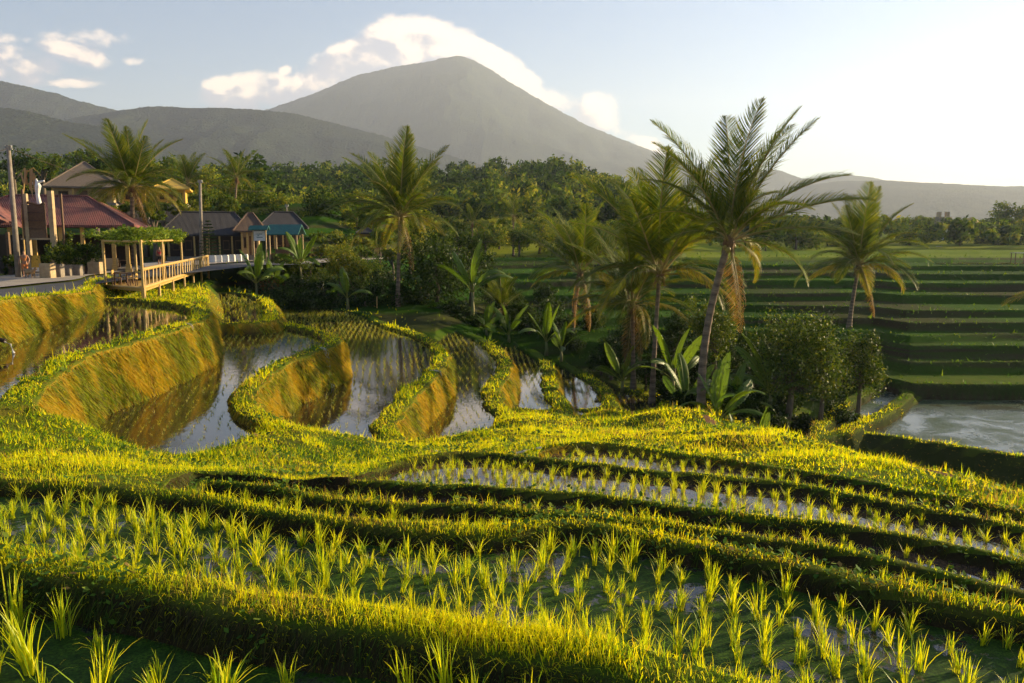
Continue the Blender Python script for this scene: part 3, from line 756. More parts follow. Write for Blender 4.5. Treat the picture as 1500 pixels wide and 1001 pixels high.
for r, X, Y, T in spots[300:]:
    V, T_, Q, C = RV[rng.integers(8)]; V = np.array(V); a = rng.random() * 6.28; s = sc_[T.name] * (.8 + .4 * rng.random())
    V2 = np.stack([V[:, 0] * math.cos(a) - V[:, 1] * math.sin(a), V[:, 0] * math.sin(a) + V[:, 1] * math.cos(a), V[:, 2]], 1) * s
    V2[:, 0] *= 1.3; V2[:, 1] *= 1.3
    SV.append(V2 + (X, Y, T.water - .04)); ST_.append(np.array(T_) + nb); SQ.append(np.array(Q) + nb); SCc.append(np.array(C)); nb += len(V)
if SV:
    o = link('rice_crop', np_mesh('rice_crop', np.concatenate(SV), np.concatenate(ST_), np.concatenate(SQ), np.concatenate(SCc)), m_rice)
    tag(o, 'thin rice plants filling the farther strips of the front paddies', 'rice crop', kind='stuff')

# seedlings in the curving ponds: rows of small tufts
bx = []
for T, sx, sy, ang in zip(TER[:8], (.34, .34, .36, .40, .42, .45, .45, .4), (.42, .42, .44, .5, .5, .55, .5, .4), (20, 12, 8, 10, 4, 0, 0, 0)):
    g = np.stack(np.meshgrid(np.arange(-230, 230) * sx, np.arange(-230, 230) * sy), -1).reshape(-1, 2)
    a = R(ang); x = g[:, 0] * math.cos(a) - g[:, 1] * math.sin(a) + (g[:, 1] / 14) ** 2 * .2; y = g[:, 0] * math.sin(a) + g[:, 1] * math.cos(a) + 50
    x = x + rng.normal(0, .035, len(x)); y = y + rng.normal(0, .035, len(x))
    k = (y > 12) & (y < 84); x, y = x[k], y[k]
    k = T.sd(x, y) > T.w / 2 + .1; x, y = x[k], y[k]
    w_, l_ = wet_at(x, y); k = (w_ > .5) & (np.abs(l_ - T.water) < .02) & (rng.random(len(x)) > (.5 if T.name in ('upper pond', 'back pond') else .15 + .25 * (vnoise(x, y, 5, 8) > .55))); x, y = x[k], y[k]
    k = in_view(x, y, np.full(len(x), T.water), 80); x, y = x[k], y[k]
    bx.append(np.stack([x, y, np.full(len(x), T.water)], 1))
Bp = np.concatenate(bx); print('SEEDLINGS', len(Bp))
kk = 5; Bp = np.repeat(Bp, kk, 0); n = len(Bp); r = np.hypot(Bp[:, 0], Bp[:, 1])
hgt = np.clip(.13 + (Bp[:, 1] - 25) * .0035, .13, .30)
me = blade_mesh('seedlings', Bp[:, 0] + rng.normal(0, .015, n), Bp[:, 1] + rng.normal(0, .015, n), Bp[:, 2] - .02, hgt * (.7 + .6 * rng.random(n)), .010 + r * .00042, .25 + .5 * rng.random(n), pick([(.40, .34, .05), (.30, .32, .04), (.18, .26, .04)], n), long_=False)
tag(link('rice_seedlings', me, m_rice), 'rows of tiny rice seedlings poking out of the mirror like curving ponds', 'rice seedlings', kind='stuff')
# ------------------------------------------------------------------ palms, bananas, trees
m_frond = leaf_mat('palm_leaflets', .45, .5, spec=.2, mult=.68)
m_rachis = plain_mat('palm_rib', (.30, .26, .07), (.22, .14, .05), 8, .6, .1)
m_ptrunk = plain_mat('palm_trunk', (.26, .19, .13), (.12, .085, .06), 3, .9, .8, .04, stretch=(1, 1, 7), tint=True)
m_fibre = plain_mat('palm_fibre', (.20, .11, .045), (.09, .05, .02), 10, .9, .8, .03)
m_nut = plain_mat('coconut', (.30, .26, .05), (.20, .14, .04), 5, .5, .1)
m_banana = leaf_mat('banana_leaf', .42, .45, spec=.25, mult=.6)
m_bstem = plain_mat('banana_stem', (.20, .22, .06), (.12, .08, .03), 5, .7, .3, .02, stretch=(1, 1, .3))
m_leaf = leaf_mat('tree_leaves', .36, .5, spec=.12, mult=.85)
m_far = leaf_mat('forest_leaves', .3, .7, spec=.05)
m_bark = plain_mat('bark', (.16, .12, .085), (.07, .05, .035), 6, .9, .8, .03, stretch=(1, 1, .3))

def frond_mesh(seed, e0, droop, L=5.0, n=110, hang=1.0, cols=None, dense=1.0):
    """coconut frond along +X: a bent rib with two rows of narrow leaflets"""
    rs = random.Random(seed); N = 16
    P = [Vector((0, 0, 0))]; T = []
    for i in range(N):
        s = (i + .5) / N; e = e0 - droop * s ** 1.25
        t_ = Vector((math.cos(R(e)), 0, math.sin(R(e)))); T.append(t_); P.append(P[-1] + t_ * (L / N))
    T.append(T[-1])
    sway = rs.uniform(-.5, .5)
    P = [p + Vector((0, sway * (i / N) ** 2, 0)) for i, p in enumerate(P)]
    rb = MB(); rb.tube(P, [.045 * (1 - .85 * i / N) for i in range(N + 1)], 5)
    V = []; F_ = []; C = []
    cols = cols or [(.09, .15, .015), (.13, .19, .018), (.22, .24, .02), (.06, .11, .015)]
    fold = rs.uniform(.15, .6)
    for k in range(n):
        s = .13 + .87 * (k + .5) / n; f = s * N; i = min(int(f), N - 1); u = f - i
        p = P[i].lerp(P[i + 1], u); t_ = T[i]; nrm = Vector((-t_.z, 0, t_.x))
        prof = math.sin(math.pi * min(1, (s * .92 + .10)) ** .8) ** .6 * .95 + .08
        for sd_ in (-1, 1):
            if rs.random() < .04: continue
            ll = L * .24 * prof * rs.uniform(.82, 1.12); fw = .65 + .75 * s + rs.uniform(-.12, .12)
            d = (Vector((0, sd_, 0)) + t_ * fw + nrm * fold * rs.uniform(.5, 1.2)).normalized()
            g = Vector((0, 0, -1)) * hang * rs.uniform(.35, .95)
            d2 = (d + g).normalized(); d3 = (d + g * 2.0).normalized()
            m1 = p + d * ll * .35; m2 = m1 + d2 * ll * .35; tp = m2 + d3 * ll * .3
            wv = t_ * (.021 * L / 5 * dense)
            b = len(V)
            V += [p - wv * .6, p + wv * .6, m1 - wv, m1 + wv, m2 - wv * .8, m2 + wv * .8, tp]
            F_ += [(b, b + 1, b + 3, b + 2), (b + 2, b + 3, b + 5, b + 4), (b + 4, b + 5, b + 6)]
            c = Vector(rs.choice(cols)) * rs.uniform(.8, 1.2); c2 = c * 1.1 + Vector((.06, .04, 0)) * (s * .8)
            C += [tuple(c)] * 4 + [tuple(c2)] * 3
    m = MB(); m.v = [tuple(v) for v in V]; m.f = F_; m.c = C
    me = m.mesh('frond'); me.materials.append(m_frond); me.materials.append(m_rachis)
    # add the rib to the same mesh
    import bmesh
    bm = bmesh.new(); bm.from_mesh(me); lay = bm.verts.layers.float_color.get('tint')
    vs = [bm.verts.new(v) for v in rb.v]
    for v in vs: v[lay] = (1, 1, 1, 1)
    for f in rb.f:
        ff = bm.faces.new([vs[i] for i in f]); ff.material_index = 1
    bm.to_mesh(me); bm.free(); return me
OLD = [(.36, .30, .03), (.24, .24, .025), (.20, .24, .03), (.14, .18, .02), (.40, .26, .04)]
DEAD = [(.34, .18, .06), (.24, .12, .045), (.42, .25, .09)]
FL = {'up': [frond_mesh(i, 0, 26 + 8 * i, hang=.42) for i in range(3)],
      'mid': [frond_mesh(10 + i, 0, 60 + 12 * i, hang=.75) for i in range(4)],
      'low': [frond_mesh(20 + i, 0, 62 + 14 * i, hang=1.2, cols=OLD) for i in range(3)],
      'dead': [frond_mesh(30 + i, 0, 20, n=40, hang=1.5, cols=DEAD) for i in range(2)]}
def add_frond(root, top, az, e0, kind, ls, rs):
    o = bpy.data.objects.new('frond', rs.choice(FL[kind])); COL.objects.link(o); o.parent = root
    o.location = top + Vector((math.cos(R(az)) * .12, math.sin(R(az)) * .12, rs.uniform(-.15, .1)))
    o.rotation_euler = Matrix.Rotation(R(az), 3, 'Z').to_4x4().to_3x3().to_euler() if False else (Matrix.Rotation(R(az), 3, 'Z') @ Matrix.Rotation(-R(e0), 3, 'Y') @ Matrix.Rotation(rs.uniform(-.35, .35), 3, 'X')).to_euler()
    ls *= {'up': 1.12, 'mid': .88, 'low': .78, 'dead': .9}[kind] if root.name.startswith('coco') and not root.get('whole') else 1
    o.scale = (ls, ls, ls)
def palm(bx, by, crown, D, flen, label, seed, fr=None, nf=19, lean_in=0, dead=1, up=6, rad=1.0, dy=0, group='coconut palms', nuts=True, spear=False, name='coconut_palm', cat='palm tree'):
    rs = random.Random(seed)
    b = PD(bx, by, D); z = hz(b.x, b.y) - .1; base = Vector((b.x, b.y, z))
    c = PD(crown[0], crown[1], D + dy); top = c - base
    root = empty(name, base, 0, label, cat, group)
    m = MB(); pts = []; rr_ = []
    for i in range(61):
        s = i / 60
        bend = math.sin(s * math.pi) * lean_in
        pts.append(Vector((top.x * s ** 1.3 + bend, top.y * s, top.z * s)))
        rr_.append((.17 + .12 * (1 - s) ** 6 - .035 * s) * rad * (1.07, 1.0, .95)[i % 3])
    m.tube(pts, rr_, 9); m.c = [((1.15, 1.1, 1.05), (.85, .85, .85), (.6, .58, .55))[(q // 9) % 3] for q in range(len(m.v))]; m.build('trunk', m_ptrunk, root, True)
    f = MB(); f.tube([top + Vector((0, 0, -.7)), top + Vector((0, 0, -.2)), top + Vector((0, 0, .35))], [.14 * rad, .26 * rad, .12 * rad], 9)
    for k in range(16):
        a = rs.random() * 6.28; q = top + Vector((math.cos(a) * .2, math.sin(a) * .2, rs.uniform(-.5, .1)))
        f.tube([q, q + Vector((math.cos(a) * .25, math.sin(a) * .25, -.35 - rs.random() * .5))], [.05, .012], 4)
    f.build('leaf_sheath', m_fibre, root)
    sc = flen / 5.0
    if fr:
        for az, e0, kind, ls in fr: add_frond(root, top, az, e0, kind, sc * ls, rs)
    else:
        for k in range(nf):
            az = k * 137.5 + rs.uniform(-14, 14) + seed * 31; u = k / nf
            e0 = 86 - 90 * u ** 1.05 + rs.uniform(-6, 6)
            kind = 'up' if u < up / nf else ('mid' if u < .82 else 'low')
            add_frond(root, top, az, e0, kind, sc * rs.uniform(.85, 1.05) * (.9 if u < .15 else 1), rs)
    for k in range(dead): add_frond(root, top + Vector((0, 0, -.2)), rs.uniform(-60, 60) if k == 0 else rs.uniform(0, 360), -62 - rs.uniform(0, 20), 'dead', sc * rs.uniform(.65, .85), rs)
    if nuts:
        for k in range(6):
            a = rs.random() * 6.28; q = MB(); q.tube([(0, 0, -.17), (0, 0, -.12), (0, 0, 0), (0, 0, .1), (0, 0, .16)], [.03, .10, .14, .1, .03], 8)
            o = q.build('coconut', m_nut, root, True); o.location = top + Vector((math.cos(a) * .3, math.sin(a) * .3, -.35 - .25 * rs.random()))
    return root
BIG = [(75, 84, 'up', 1.02), (265, 82, 'up', .95), (15, 74, 'up', 1.0), (170, 72, 'up', .98), (185, 60, 'mid', .98), (200, 66, 'up', .9), (165, 48, 'mid', .95), (215, 25, 'mid', .75),
       (240, 40, 'mid', .75), (150, 12, 'low', .6), (5, 46, 'up', 1.0), (-12, 33, 'up', 1.02), (3, 18, 'up', .92), (-28, 8, 'mid', .85), (60, 50, 'mid', .9), (320, 55, 'mid', .85),
       (335, 68, 'up', .95), (100, 30, 'mid', .9), (45, 15, 'low', .8), (130, 62, 'up', .9), (20, -8, 'low', .7), (290, 68, 'mid', .8), (345, 76, 'up', .98), (8, 56, 'mid', .9)]
palm(1030, 606, (1068, 352), 47, 7.6, 'tallest coconut palm with a leaning trunk and one long dead frond hanging on its right', 3, fr=BIG, dead=2, rad=1.45, lean_in=-.5)
palm(955, 580, (966, 400), 56, 8.6, 'slender straight palm with steep upright fronds just left of the tallest palm', 5, nf=26, up=15, dead=0, rad=1.0)
palm(928, 560, (926, 446), 60, 6.8, 'shorter palm with browning lower fronds behind the slender straight palm', 9, nf=22, up=9, dead=2, rad=1.0)
palm(838, 492, (850, 400), 76, 7.6, 'ragged palm with a dark upright crown left of the leaning tall palm group', 12, nf=19, up=11, dead=2, rad=1.1)
palm(583, 455, (586, 318), 77, 8.0, 'broad crowned coconut palm behind the third curving pond', 17, nf=32, up=10, dead=1, rad=1.1)
palm(1243, 488, (1258, 388), 79, 7.8, 'lone coconut palm on the terraces at the right with a pale thin trunk', 21, nf=28, up=7, dead=1, rad=1.15)
palm(197, 392, (193, 276), 68, 5.7, 'bushy golden green palm beside the red roofed pavilion', 24, nf=36, up=13, dead=2, rad=1.2)
palm(752, 372, (752, 318), 165, 5.2, 'small distant palm rising from the yellow green scrub beyond the fields', 28, nf=16, dead=0, nuts=False, group=None)
palm(692, 372, (692, 328), 160, 4.4, 'small distant palm left of the other palm in the far scrub', 29, nf=14, dead=0, nuts=False, group=None)
palm(345, 340, (347, 262), 120, 5.0, 'tall thin palm among the trees behind the dark roofed house', 30, nf=16, dead=0, nuts=False, group=None)
palm(270, 340, (275, 268), 118, 5.0, 'palm among the lit trees above the dark roofed house', 33, nf=16, dead=1, nuts=False, group=None)
palm(1585, 640, (1575, 440), 48, 6.0, 'palm standing past the right edge with one drooping frond tip in sight', 35, fr=[(180, 25, 'low', 1), (90, 60, 'up', 1), (0, 50, 'mid', 1), (270, 40, 'mid', .8), (30, 20, 'low', .9)], dead=0, nuts=False, group=None)
# young trunkless palm
palm(733, 468, (735, 450), 79, 4.4, 'young dark green palm with almost no trunk beside the big banana plant', 36, nf=13, up=9, dead=0, rad=.8, nuts=False, group=None, name='young_palm')

def banana_leaf(seed, L=2.2, W=.52, e0=70, droop=60, torn=.8):
    rs = random.Random(seed); N = 16; P = [Vector((0, 0, 0))]; T = []
    for i in range(N + 4):
        s = i / (N + 4); e = e0 - droop * max(0, s - .1) ** 1.4
        T.append(Vector((math.cos(R(e)), 0, math.sin(R(e))))); P.append(P[-1] + T[-1] * (L / N))
    T.append(T[-1])
    m = MB(); m.tube(P, [.03 * (1 - .8 * i / (N + 4)) for i in range(N + 5)], 5, (.30, .34, .06))
    cols = [(.16, .27, .03), (.20, .32, .03), (.11, .21, .025)]; c0 = Vector(rs.choice(cols))
    for sd_ in (-1, 1):
        rows = []
        drop = rs.uniform(-.1, .35)
        for i in range(4, N + 5):
            s = (i - 4) / N; w_ = W * .5 * (math.sin(math.pi * min(1, s * .93 + .07)) ** .55 if s < .97 else .12)
            nrm = Vector((-T[i].z, 0, T[i].x)); row = []
            for j in range(4):
                v = j / 3; row.append(P[i] + Vector((0, sd_, 0)) * w_ * v * .95 + nrm * w_ * (.35 * v - (.35 + drop) * v * v) + T[i] * (.10 * v * v))
            rows.append(row)
        for i in range(len(rows) - 1):
            gap = rs.random() < torn * .55
            for j in range(3):
                a, b_, c, d = rows[i][j], rows[i][j + 1], rows[i + 1][j + 1], rows[i + 1][j]
                if gap and j > 0:
                    c = c + (b_ - c) * .4
                    if j == 2: c = c + Vector((0, 0, -.05))
                k = rs.uniform(.85, 1.15); m.quad(a, b_, c, d, tuple(c0 * k))
    me = m.mesh('leaf'); me.materials.append(m_banana); return me
BLf = {'up': [banana_leaf(i, e0=0, droop=25 + 8 * i, W=.62) for i in range(3)], 'arch': [banana_leaf(5 + i, e0=0, droop=75 + 18 * i) for i in range(4)]}
def banana(bx, by, D, scale, label, seed, leaves=None, nl=8, stem=1.4, dz=0, group=None):
    rs = random.Random(seed); b = PD(bx, by, D); z = hz(b.x, b.y) - .05 + dz
    root = empty('banana_plant', (b.x, b.y, z), 0, label, 'banana plant', group)
    m = MB(); m.tube([(0, 0, 0), (.03, 0, stem * .5), (0, .02, stem)], [.14, .11, .07], 8); m.build('stem', m_bstem, root, True)
    if leaves is None:
        leaves = []
        for k in range(nl):
            u = k / nl; leaves.append((k * 137.5 + seed * 40 + rs.uniform(-20, 20), 82 - 55 * u + rs.uniform(-6, 6), 'up' if u < .4 else 'arch', rs.uniform(.8, 1.1)))
    for az, e0, kind, ls in leaves:
        o = bpy.data.objects.new('leaf', rs.choice(BLf[kind])); COL.objects.link(o); o.parent = root
        o.location = (0, 0, stem - .05); o.rotation_euler = (Matrix.Rotation(R(az), 3, 'Z') @ Matrix.Rotation(-R(e0), 3, 'Y') @ Matrix.Rotation(rs.uniform(-1.3, 1.3), 3, 'X')).to_euler()
        o.scale = (ls,) * 3
    root.scale = (scale,) * 3
    return root
banana(375, 425, 74, 1.35, 'tall banana plant with dark upright leaves left of the leaf covered shrubs', 1, nl=9, stem=1.6, dz=.6)
banana(440, 410, 80, 1.3, 'banana plant with sunlit pale leaves beside the teal kiosk', 2, nl=8, stem=1.7, dz=1.5)
banana(400, 418, 77, 1.15, 'banana plant between the dark upright one and the sunlit pale one', 3, nl=8, stem=1.2, dz=.6)
banana(509, 446, 75, 1.2, 'small green banana plant in front of the yellow green bush', 4, nl=6, stem=1.0)
banana(692, 465, 75, 1.55, 'banana plant with a broad upright leaf in front of the big dark tree', 5, leaves=[(80, 88, 'up', 1.2), (300, 80, 'up', 1.0), (170, 55, 'arch', 1.1), (10, 45, 'arch', 1.1), (200, 70, 'up', 1), (-30, 60, 'arch', 1)], stem=1.9)
banana(745, 478, 72, 1.2, 'low banana plant beside the young dark palm', 6, nl=6, stem=.7)
banana(712, 474, 72, 1.0, 'low banana plant at the bund corner under the big dark tree', 16, nl=6, stem=.6)
banana(800, 500, 70, 1.4, 'banana plant with drooping yellowed leaves left of the ragged palm', 7, nl=7, stem=1.0)
banana(822, 508, 68, 1.2, 'banana plant at the foot of the ragged palm', 8, nl=6, stem=.8)
banana(912, 548, 60, 1.25, 'young banana plant with a bright lit leaf left of the slender palm', 9, nl=5, stem=.8)
banana(985, 590, 54, 1.4, 'banana plant with long green leaves right of the slender palm', 10, nl=7, stem=1.4)
banana(1003, 600, 50, 1.2, 'smaller banana plant between the slender palm and the tallest palm', 11, nl=6, stem=1.1)
banana(1052, 602, 44, 1.25, 'large banana plant with a tall glowing leaf in front of the tallest palm', 12, leaves=[(70, 86, 'up', 1.15), (350, 62, 'arch', 1.1), (10, 45, 'arch', 1.1), (200, 75, 'up', .9), (185, 50, 'arch', 1.0), (-40, 40, 'arch', .9), (240, 60, 'arch', .9), (100, 70, 'up', .9)], stem=1.5)
banana(1128, 600, 50, 1.45, 'banana plant with big leaves leaning over the left of the bushy lime tree', 13, leaves=[(20, 58, 'up', 1.15), (150, 75, 'up', 1.1), (100, 84, 'up', 1), (200, 62, 'up', 1), (-30, 40, 'arch', .9), (220, 45, 'arch', .9)], stem=1.9)
banana(1083, 612, 42, .85, 'small bare looking banana shoot at the foot of the tallest palm', 14, nl=4, stem=.6)
banana(1110, 618, 42, 1.05, 'small banana plant between the shoot and the bushy lime tree', 15, nl=5, stem=.7)
banana(1072, 598, 48, 1.3, 'banana plant with torn leaves behind the small shoot', 18, nl=7, stem=1.3)
banana(1310, 690, 36, .75, 'short banana plant in the shaded lane, leftmost of the four by the pool bank', 20, nl=6, stem=.5, dz=.1)
banana(1362, 702, 33, .8, 'short banana plant in the shaded lane, second of the four by the pool bank', 21, nl=6, stem=.5, dz=.1)
banana(1385, 704, 33, .85, 'short banana plant in the shaded lane, third of the four by the pool bank', 22, nl=6, stem=.5, dz=.1)
banana(1462, 716, 30, .6, 'tiny banana plant in the shaded lane near the right edge', 23, nl=5, stem=.3, dz=.1)

DG = [(.022, .050, .010), (.035, .070, .010), (.014, .03, .008), (.055, .09, .014)]
MG = [(.07, .12, .015), (.11, .16, .018), (.05, .09, .014), (.16, .18, .02)]
LG = [(.14, .19, .02), (.22, .24, .025), (.09, .14, .018), (.28, .26, .03)]
def crown_arrays(rs, lumps, nleaf, size, cols, nclump=40, spread=.22):
    """leaves gathered in clumps over the shells of several lumps"""
    tot = sum(l[3] * l[4] * l[5] for l in lumps) ; V = []; C = []; cols = np.array(cols)
    for (cx, cy, cz, rx, ry, rz) in lumps:
        n = int(nleaf * rx * ry * rz / tot); nc = max(5, int(nclump * rx * ry * rz / tot))
        d = rs.normal(size=(nc, 3)); d /= np.linalg.norm(d, axis=1)[:, None]
        cc = d * (.55 + .45 * rs.random((nc, 1)) ** .5)
        k = rs.integers(0, nc, n)
        p = cc[k] + rs.normal(size=(n, 3)) * spread
        p = p * np.array([rx, ry, rz]) + np.array([cx, cy, cz])
        a = rs.normal(size=(n, 3)) + d[k] * .4; a /= np.linalg.norm(a, axis=1)[:, None]
        b = np.cross(a, rs.normal(size=(n, 3))); b /= np.linalg.norm(b, axis=1)[:, None]
        s = size * (.65 + .7 * rs.random((n, 1)))
        V.append(np.stack([p - a * s, p + b * s * .42, p + a * s, p - b * s * .42], 1))
        ct = .75 + .5 * rs.random(nc); col = cols[rs.integers(0, len(cols), n)] * ct[k][:, None] * (.8 + .4 * rs.random((n, 1)))
        C.append(np.repeat(col, 4, 0))
    V = np.concatenate(V).reshape(-1, 3); return V, np.concatenate(C)
def tree(cx, cy, rx, ry, D, label, seed, cols=MG, nleaf=2600, size=.13, lumps=7, base=None, name='broadleaf_tree', cat='tree', group=None, shape='round', depth=1.0, onground=True, trunk_r=None):
    """crown centred on a photo point at distance D, half sizes in photo pixels"""
    rs = np.random.default_rng(seed); k = D / F; c = PD(cx, cy, D); RX, RZ = rx * k, ry * k
    bxy = PD(base[0], base[1], D) if base else c
    z = hz(bxy.x, bxy.y) - .1
    root = empty(name, (bxy.x, bxy.y, z), 0, label, cat, group)
    ctr = np.array([c.x - bxy.x, 0, c.z - z]); L = []
    for i in range(lumps):
        a = rs.random() * 6.28; q = rs.random() ** .5 * .55; h = rs.uniform(-.5, .55)
        s = rs.uniform(.42, .62) * (1 - .25 * abs(h))
        L.append((ctr[0] + math.cos(a) * q * RX, ctr[1] + math.sin(a) * q * RX * depth, ctr[2] + h * RZ, s * RX * 1.0, s * RX * depth, s * RZ))
    V, C = crown_arrays(rs, L, nleaf, size, cols, nclump=max(30, nleaf // 40))
    me = np_mesh('crown', V, None, np.arange(len(V)).reshape(-1, 4), C); link('crown', me, m_far if D > 110 else m_leaf, root)
    r = trunk_r or max(.10, .05 * (ctr[2])); m = MB()
    top = Vector((ctr[0], 0, ctr[2] + RZ * .2))
    m.tube([Vector((0, 0, 0)), top * .33 + Vector((.04 * RX, 0, 0)), top * .66, top], [r * 1.3, r, r * .75, r * .3], 8)
    for l in L[:6]:
        s0 = top * rs.uniform(.45, .75); e = Vector(l[:3]); m.tube([s0, s0.lerp(e, .5) + Vector((0, 0, -.06 * RZ)), e], [r * .5, r * .32, r * .1], 6)
    m.build('trunk', m_bark, root, True)
    return root
# around the ponds
tree(640, 400, 62, 72, 80, 'big dark leafy tree behind the fourth pond, beside the broad crowned palm', 1, DG, 9000, .16, 10, (640, 462))
tree(690, 385, 38, 48, 84, 'dark tree behind the banana plant with the broad upright leaf', 2, DG, 3500, .16, 6, (690, 455))
tree(1168, 522, 66, 78, 50, 'bushy lime green tree with sun glinting leaves, left of the slimmer one', 3, DG + MG + MG, 14000, .10, 11, (1147, 642), trunk_r=.22)
tree(1205, 545, 38, 52, 51, 'leafy shrubby tree filling the gap between the two lime green trees', 33, MG, 5500, .10, 7, (1200, 642), trunk_r=.14)
tree(1262, 540, 34, 58, 53, 'slim lime green tree at the valley pool corner', 4, DG + MG + MG, 5000, .10, 7, (1252, 655), trunk_r=.15)
tree(1045, 485, 44, 56, 62, 'rounded glossy leafed tree behind the tallest palm trunk', 5, MG, 5500, .12, 8, (1045, 560))
tree(985, 490, 36, 44, 66, 'dark shrubby tree behind the slender palm', 6, DG, 3600, .12, 7, (985, 545))
tree(915, 500, 46, 38, 68, 'dark rounded bush behind the young banana plant', 7, DG, 4200, .12, 7, (915, 545))
tree(497, 385, 42, 40, 84, 'yellow green bushy tree between the kiosk and the broad crowned palm', 8, LG, 5200, .13, 8, (497, 435))
tree(468, 312, 34, 32, 122, 'very dark round tree beyond the teal kiosk', 9, DG, 3200, .2, 7, (468, 372))
tree(1110, 570, 34, 46, 52, 'dark leafy bush between the tallest palm and the lime tree', 10, DG, 4200, .11, 6, (1110, 630))
tree(1225, 610, 34, 34, 53, 'dark bush under the slim lime green tree', 11, DG, 3000, .11, 5, (1225, 650))
tree(1060, 575, 34, 40, 54, 'dark bush behind the large banana plant', 12, DG, 3600, .11, 6, (1060, 610))
tree(880, 540, 34, 24, 66, 'low dark bush on the bank of the seventh pond', 13, DG, 2400, .11, 5, (880, 560))
tree(1020, 540, 30, 40, 58, 'dark undergrowth bush between the slender and the tallest palm', 14, DG, 2600, .11, 5, (1020, 590))
tree(760, 445, 26, 30, 82, 'dark bush right of the young dark palm', 15, DG, 2000, .13, 5, (760, 475))
tree(800, 465, 30, 26, 80, 'dark bush on the terrace left of the ragged palm', 16, DG, 2000, .13, 5, (800, 490))
SH = [(400, 422, 30, 20, 76, 'brownish shrub with reddish leaf tips left of the pond bund'), (435, 425, 34, 24, 76, 'dark shrub behind the far end of the third pond'), (475, 428, 30, 22, 77, 'dark shrub left of the small green banana plant'),
      (545, 422, 34, 26, 79, 'dark shrub right of the small green banana plant'), (575, 432, 24, 22, 78, 'dark shrub at the foot of the broad crowned palm'), (455, 400, 36, 20, 80, 'mid green shrub in front of the white barriers'), (415, 392, 30, 18, 82, 'mid green shrub beneath the teal kiosk'),
      (528, 395, 30, 26, 84, 'mid green shrub with yellow tips right of the bushy tree'), (355, 428, 16, 9, 68, 'low shrub on the bank of the small back pond'), (610, 452, 26, 14, 78, 'low leafy shrub under the big dark tree'), (665, 455, 30, 16, 77, 'low leafy shrub at the bund left of the broad leafed banana')]
for i, (x, y, rx_, ry_, D, lb) in enumerate(SH):
    tree(x, y, rx_, ry_, D, lb, 50 + i, [DG, DG + [(.20, .09, .04)], MG][2 if 'mid green' in lb else (1 if 'red' in lb else 0)], 2200, .12, 5, (x, y + ry_), name='shrub', cat='shrub', group='shrubs behind the ponds')
EX = [(395, 435, 30, 16, 72), (445, 440, 34, 18, 74), (490, 442, 30, 16, 76), (535, 445, 32, 18, 77), (420, 405, 30, 22, 84), (560, 400, 34, 32, 88), (600, 440, 24, 26, 80), (520, 418, 28, 24, 82), (385, 408, 24, 20, 80),
      (720, 430, 30, 34, 86), (775, 475, 26, 18, 74), (845, 505, 34, 16, 72), (865, 470, 28, 26, 78), (895, 520, 30, 26, 64), (945, 545, 34, 30, 61), (985, 575, 28, 20, 56), (1085, 540, 30, 46, 58), (1010, 590, 30, 18, 50), (1130, 610, 34, 22, 49), (1180, 625, 34, 18, 52), (1075, 500, 30, 40, 64), (935, 470, 34, 30, 74), (800, 430, 20, 20, 88), (625, 462, 26, 12, 76), (655, 466, 26, 12, 75), (690, 470, 26, 12, 74), (765, 465, 26, 22, 77), (730, 455, 26, 26, 80), (820, 480, 26, 20, 74), (1090, 590, 30, 26, 47), (1150, 590, 30, 30, 53)]
for i, (x, y, rx_, ry_, D) in enumerate(EX):
    where = 'behind the ponds, left of the big dark tree' if x < 640 else 'under the coconut palms on the shaded valley bank'
    tree(x, y, rx_, ry_, D, 'dark leafy shrub in the thicket ' + where, 600 + i, DG, 2600, .12, 6, (x, y + ry_), name='shrub', cat='shrub', group='thicket shrubs ' + ('left' if x < 640 else 'right'))
for i, (x, y, rx_, ry_, D) in enumerate([(442, 350, 18, 14, 112), (462, 356, 22, 16, 106), (486, 350, 22, 16, 110), (512, 356, 22, 16, 106), (536, 360, 20, 14, 104), (556, 352, 20, 16, 112), (470, 366, 22, 10, 98), (528, 368, 24, 10, 98), (600, 362, 30, 16, 108), (640, 356, 26, 16, 120), (575, 372, 22, 10, 98), (450, 338, 20, 14, 118), (500, 336, 22, 14, 120), (545, 338, 20, 12, 122), (446, 326, 20, 14, 120), (468, 322, 18, 14, 126), (430, 335, 16, 12, 114), (490, 322, 18, 12, 128)]):
    tree(x, y, rx_, ry_, D, 'bushy village tree in the band of bushes right of the teal kiosk', 700 + i, [LG, MG][i % 2], 1500, .2, 6, (x, y + ry_ * 1.4), group='village bushes right of the kiosk')
for i, (x, y, rx_, ry_, D) in enumerate([(158, 306, 16, 10, 92), (182, 303, 16, 9, 94), (212, 306, 18, 10, 94), (238, 304, 18, 10, 95), (264, 306, 16, 12, 96), (140, 298, 12, 8, 90), (286, 312, 18, 12, 104), (225, 318, 20, 8, 90)]):
    tree(x, y, rx_, ry_, D, 'bush number %d from the left in the hedge below the yellow houses' % (i + 1), 800 + i, [LG, MG][i % 2], 1300, .15, 6, (x, y + ry_ * 1.4), name='shrub', cat='shrub', group='bushes below the yellow houses')
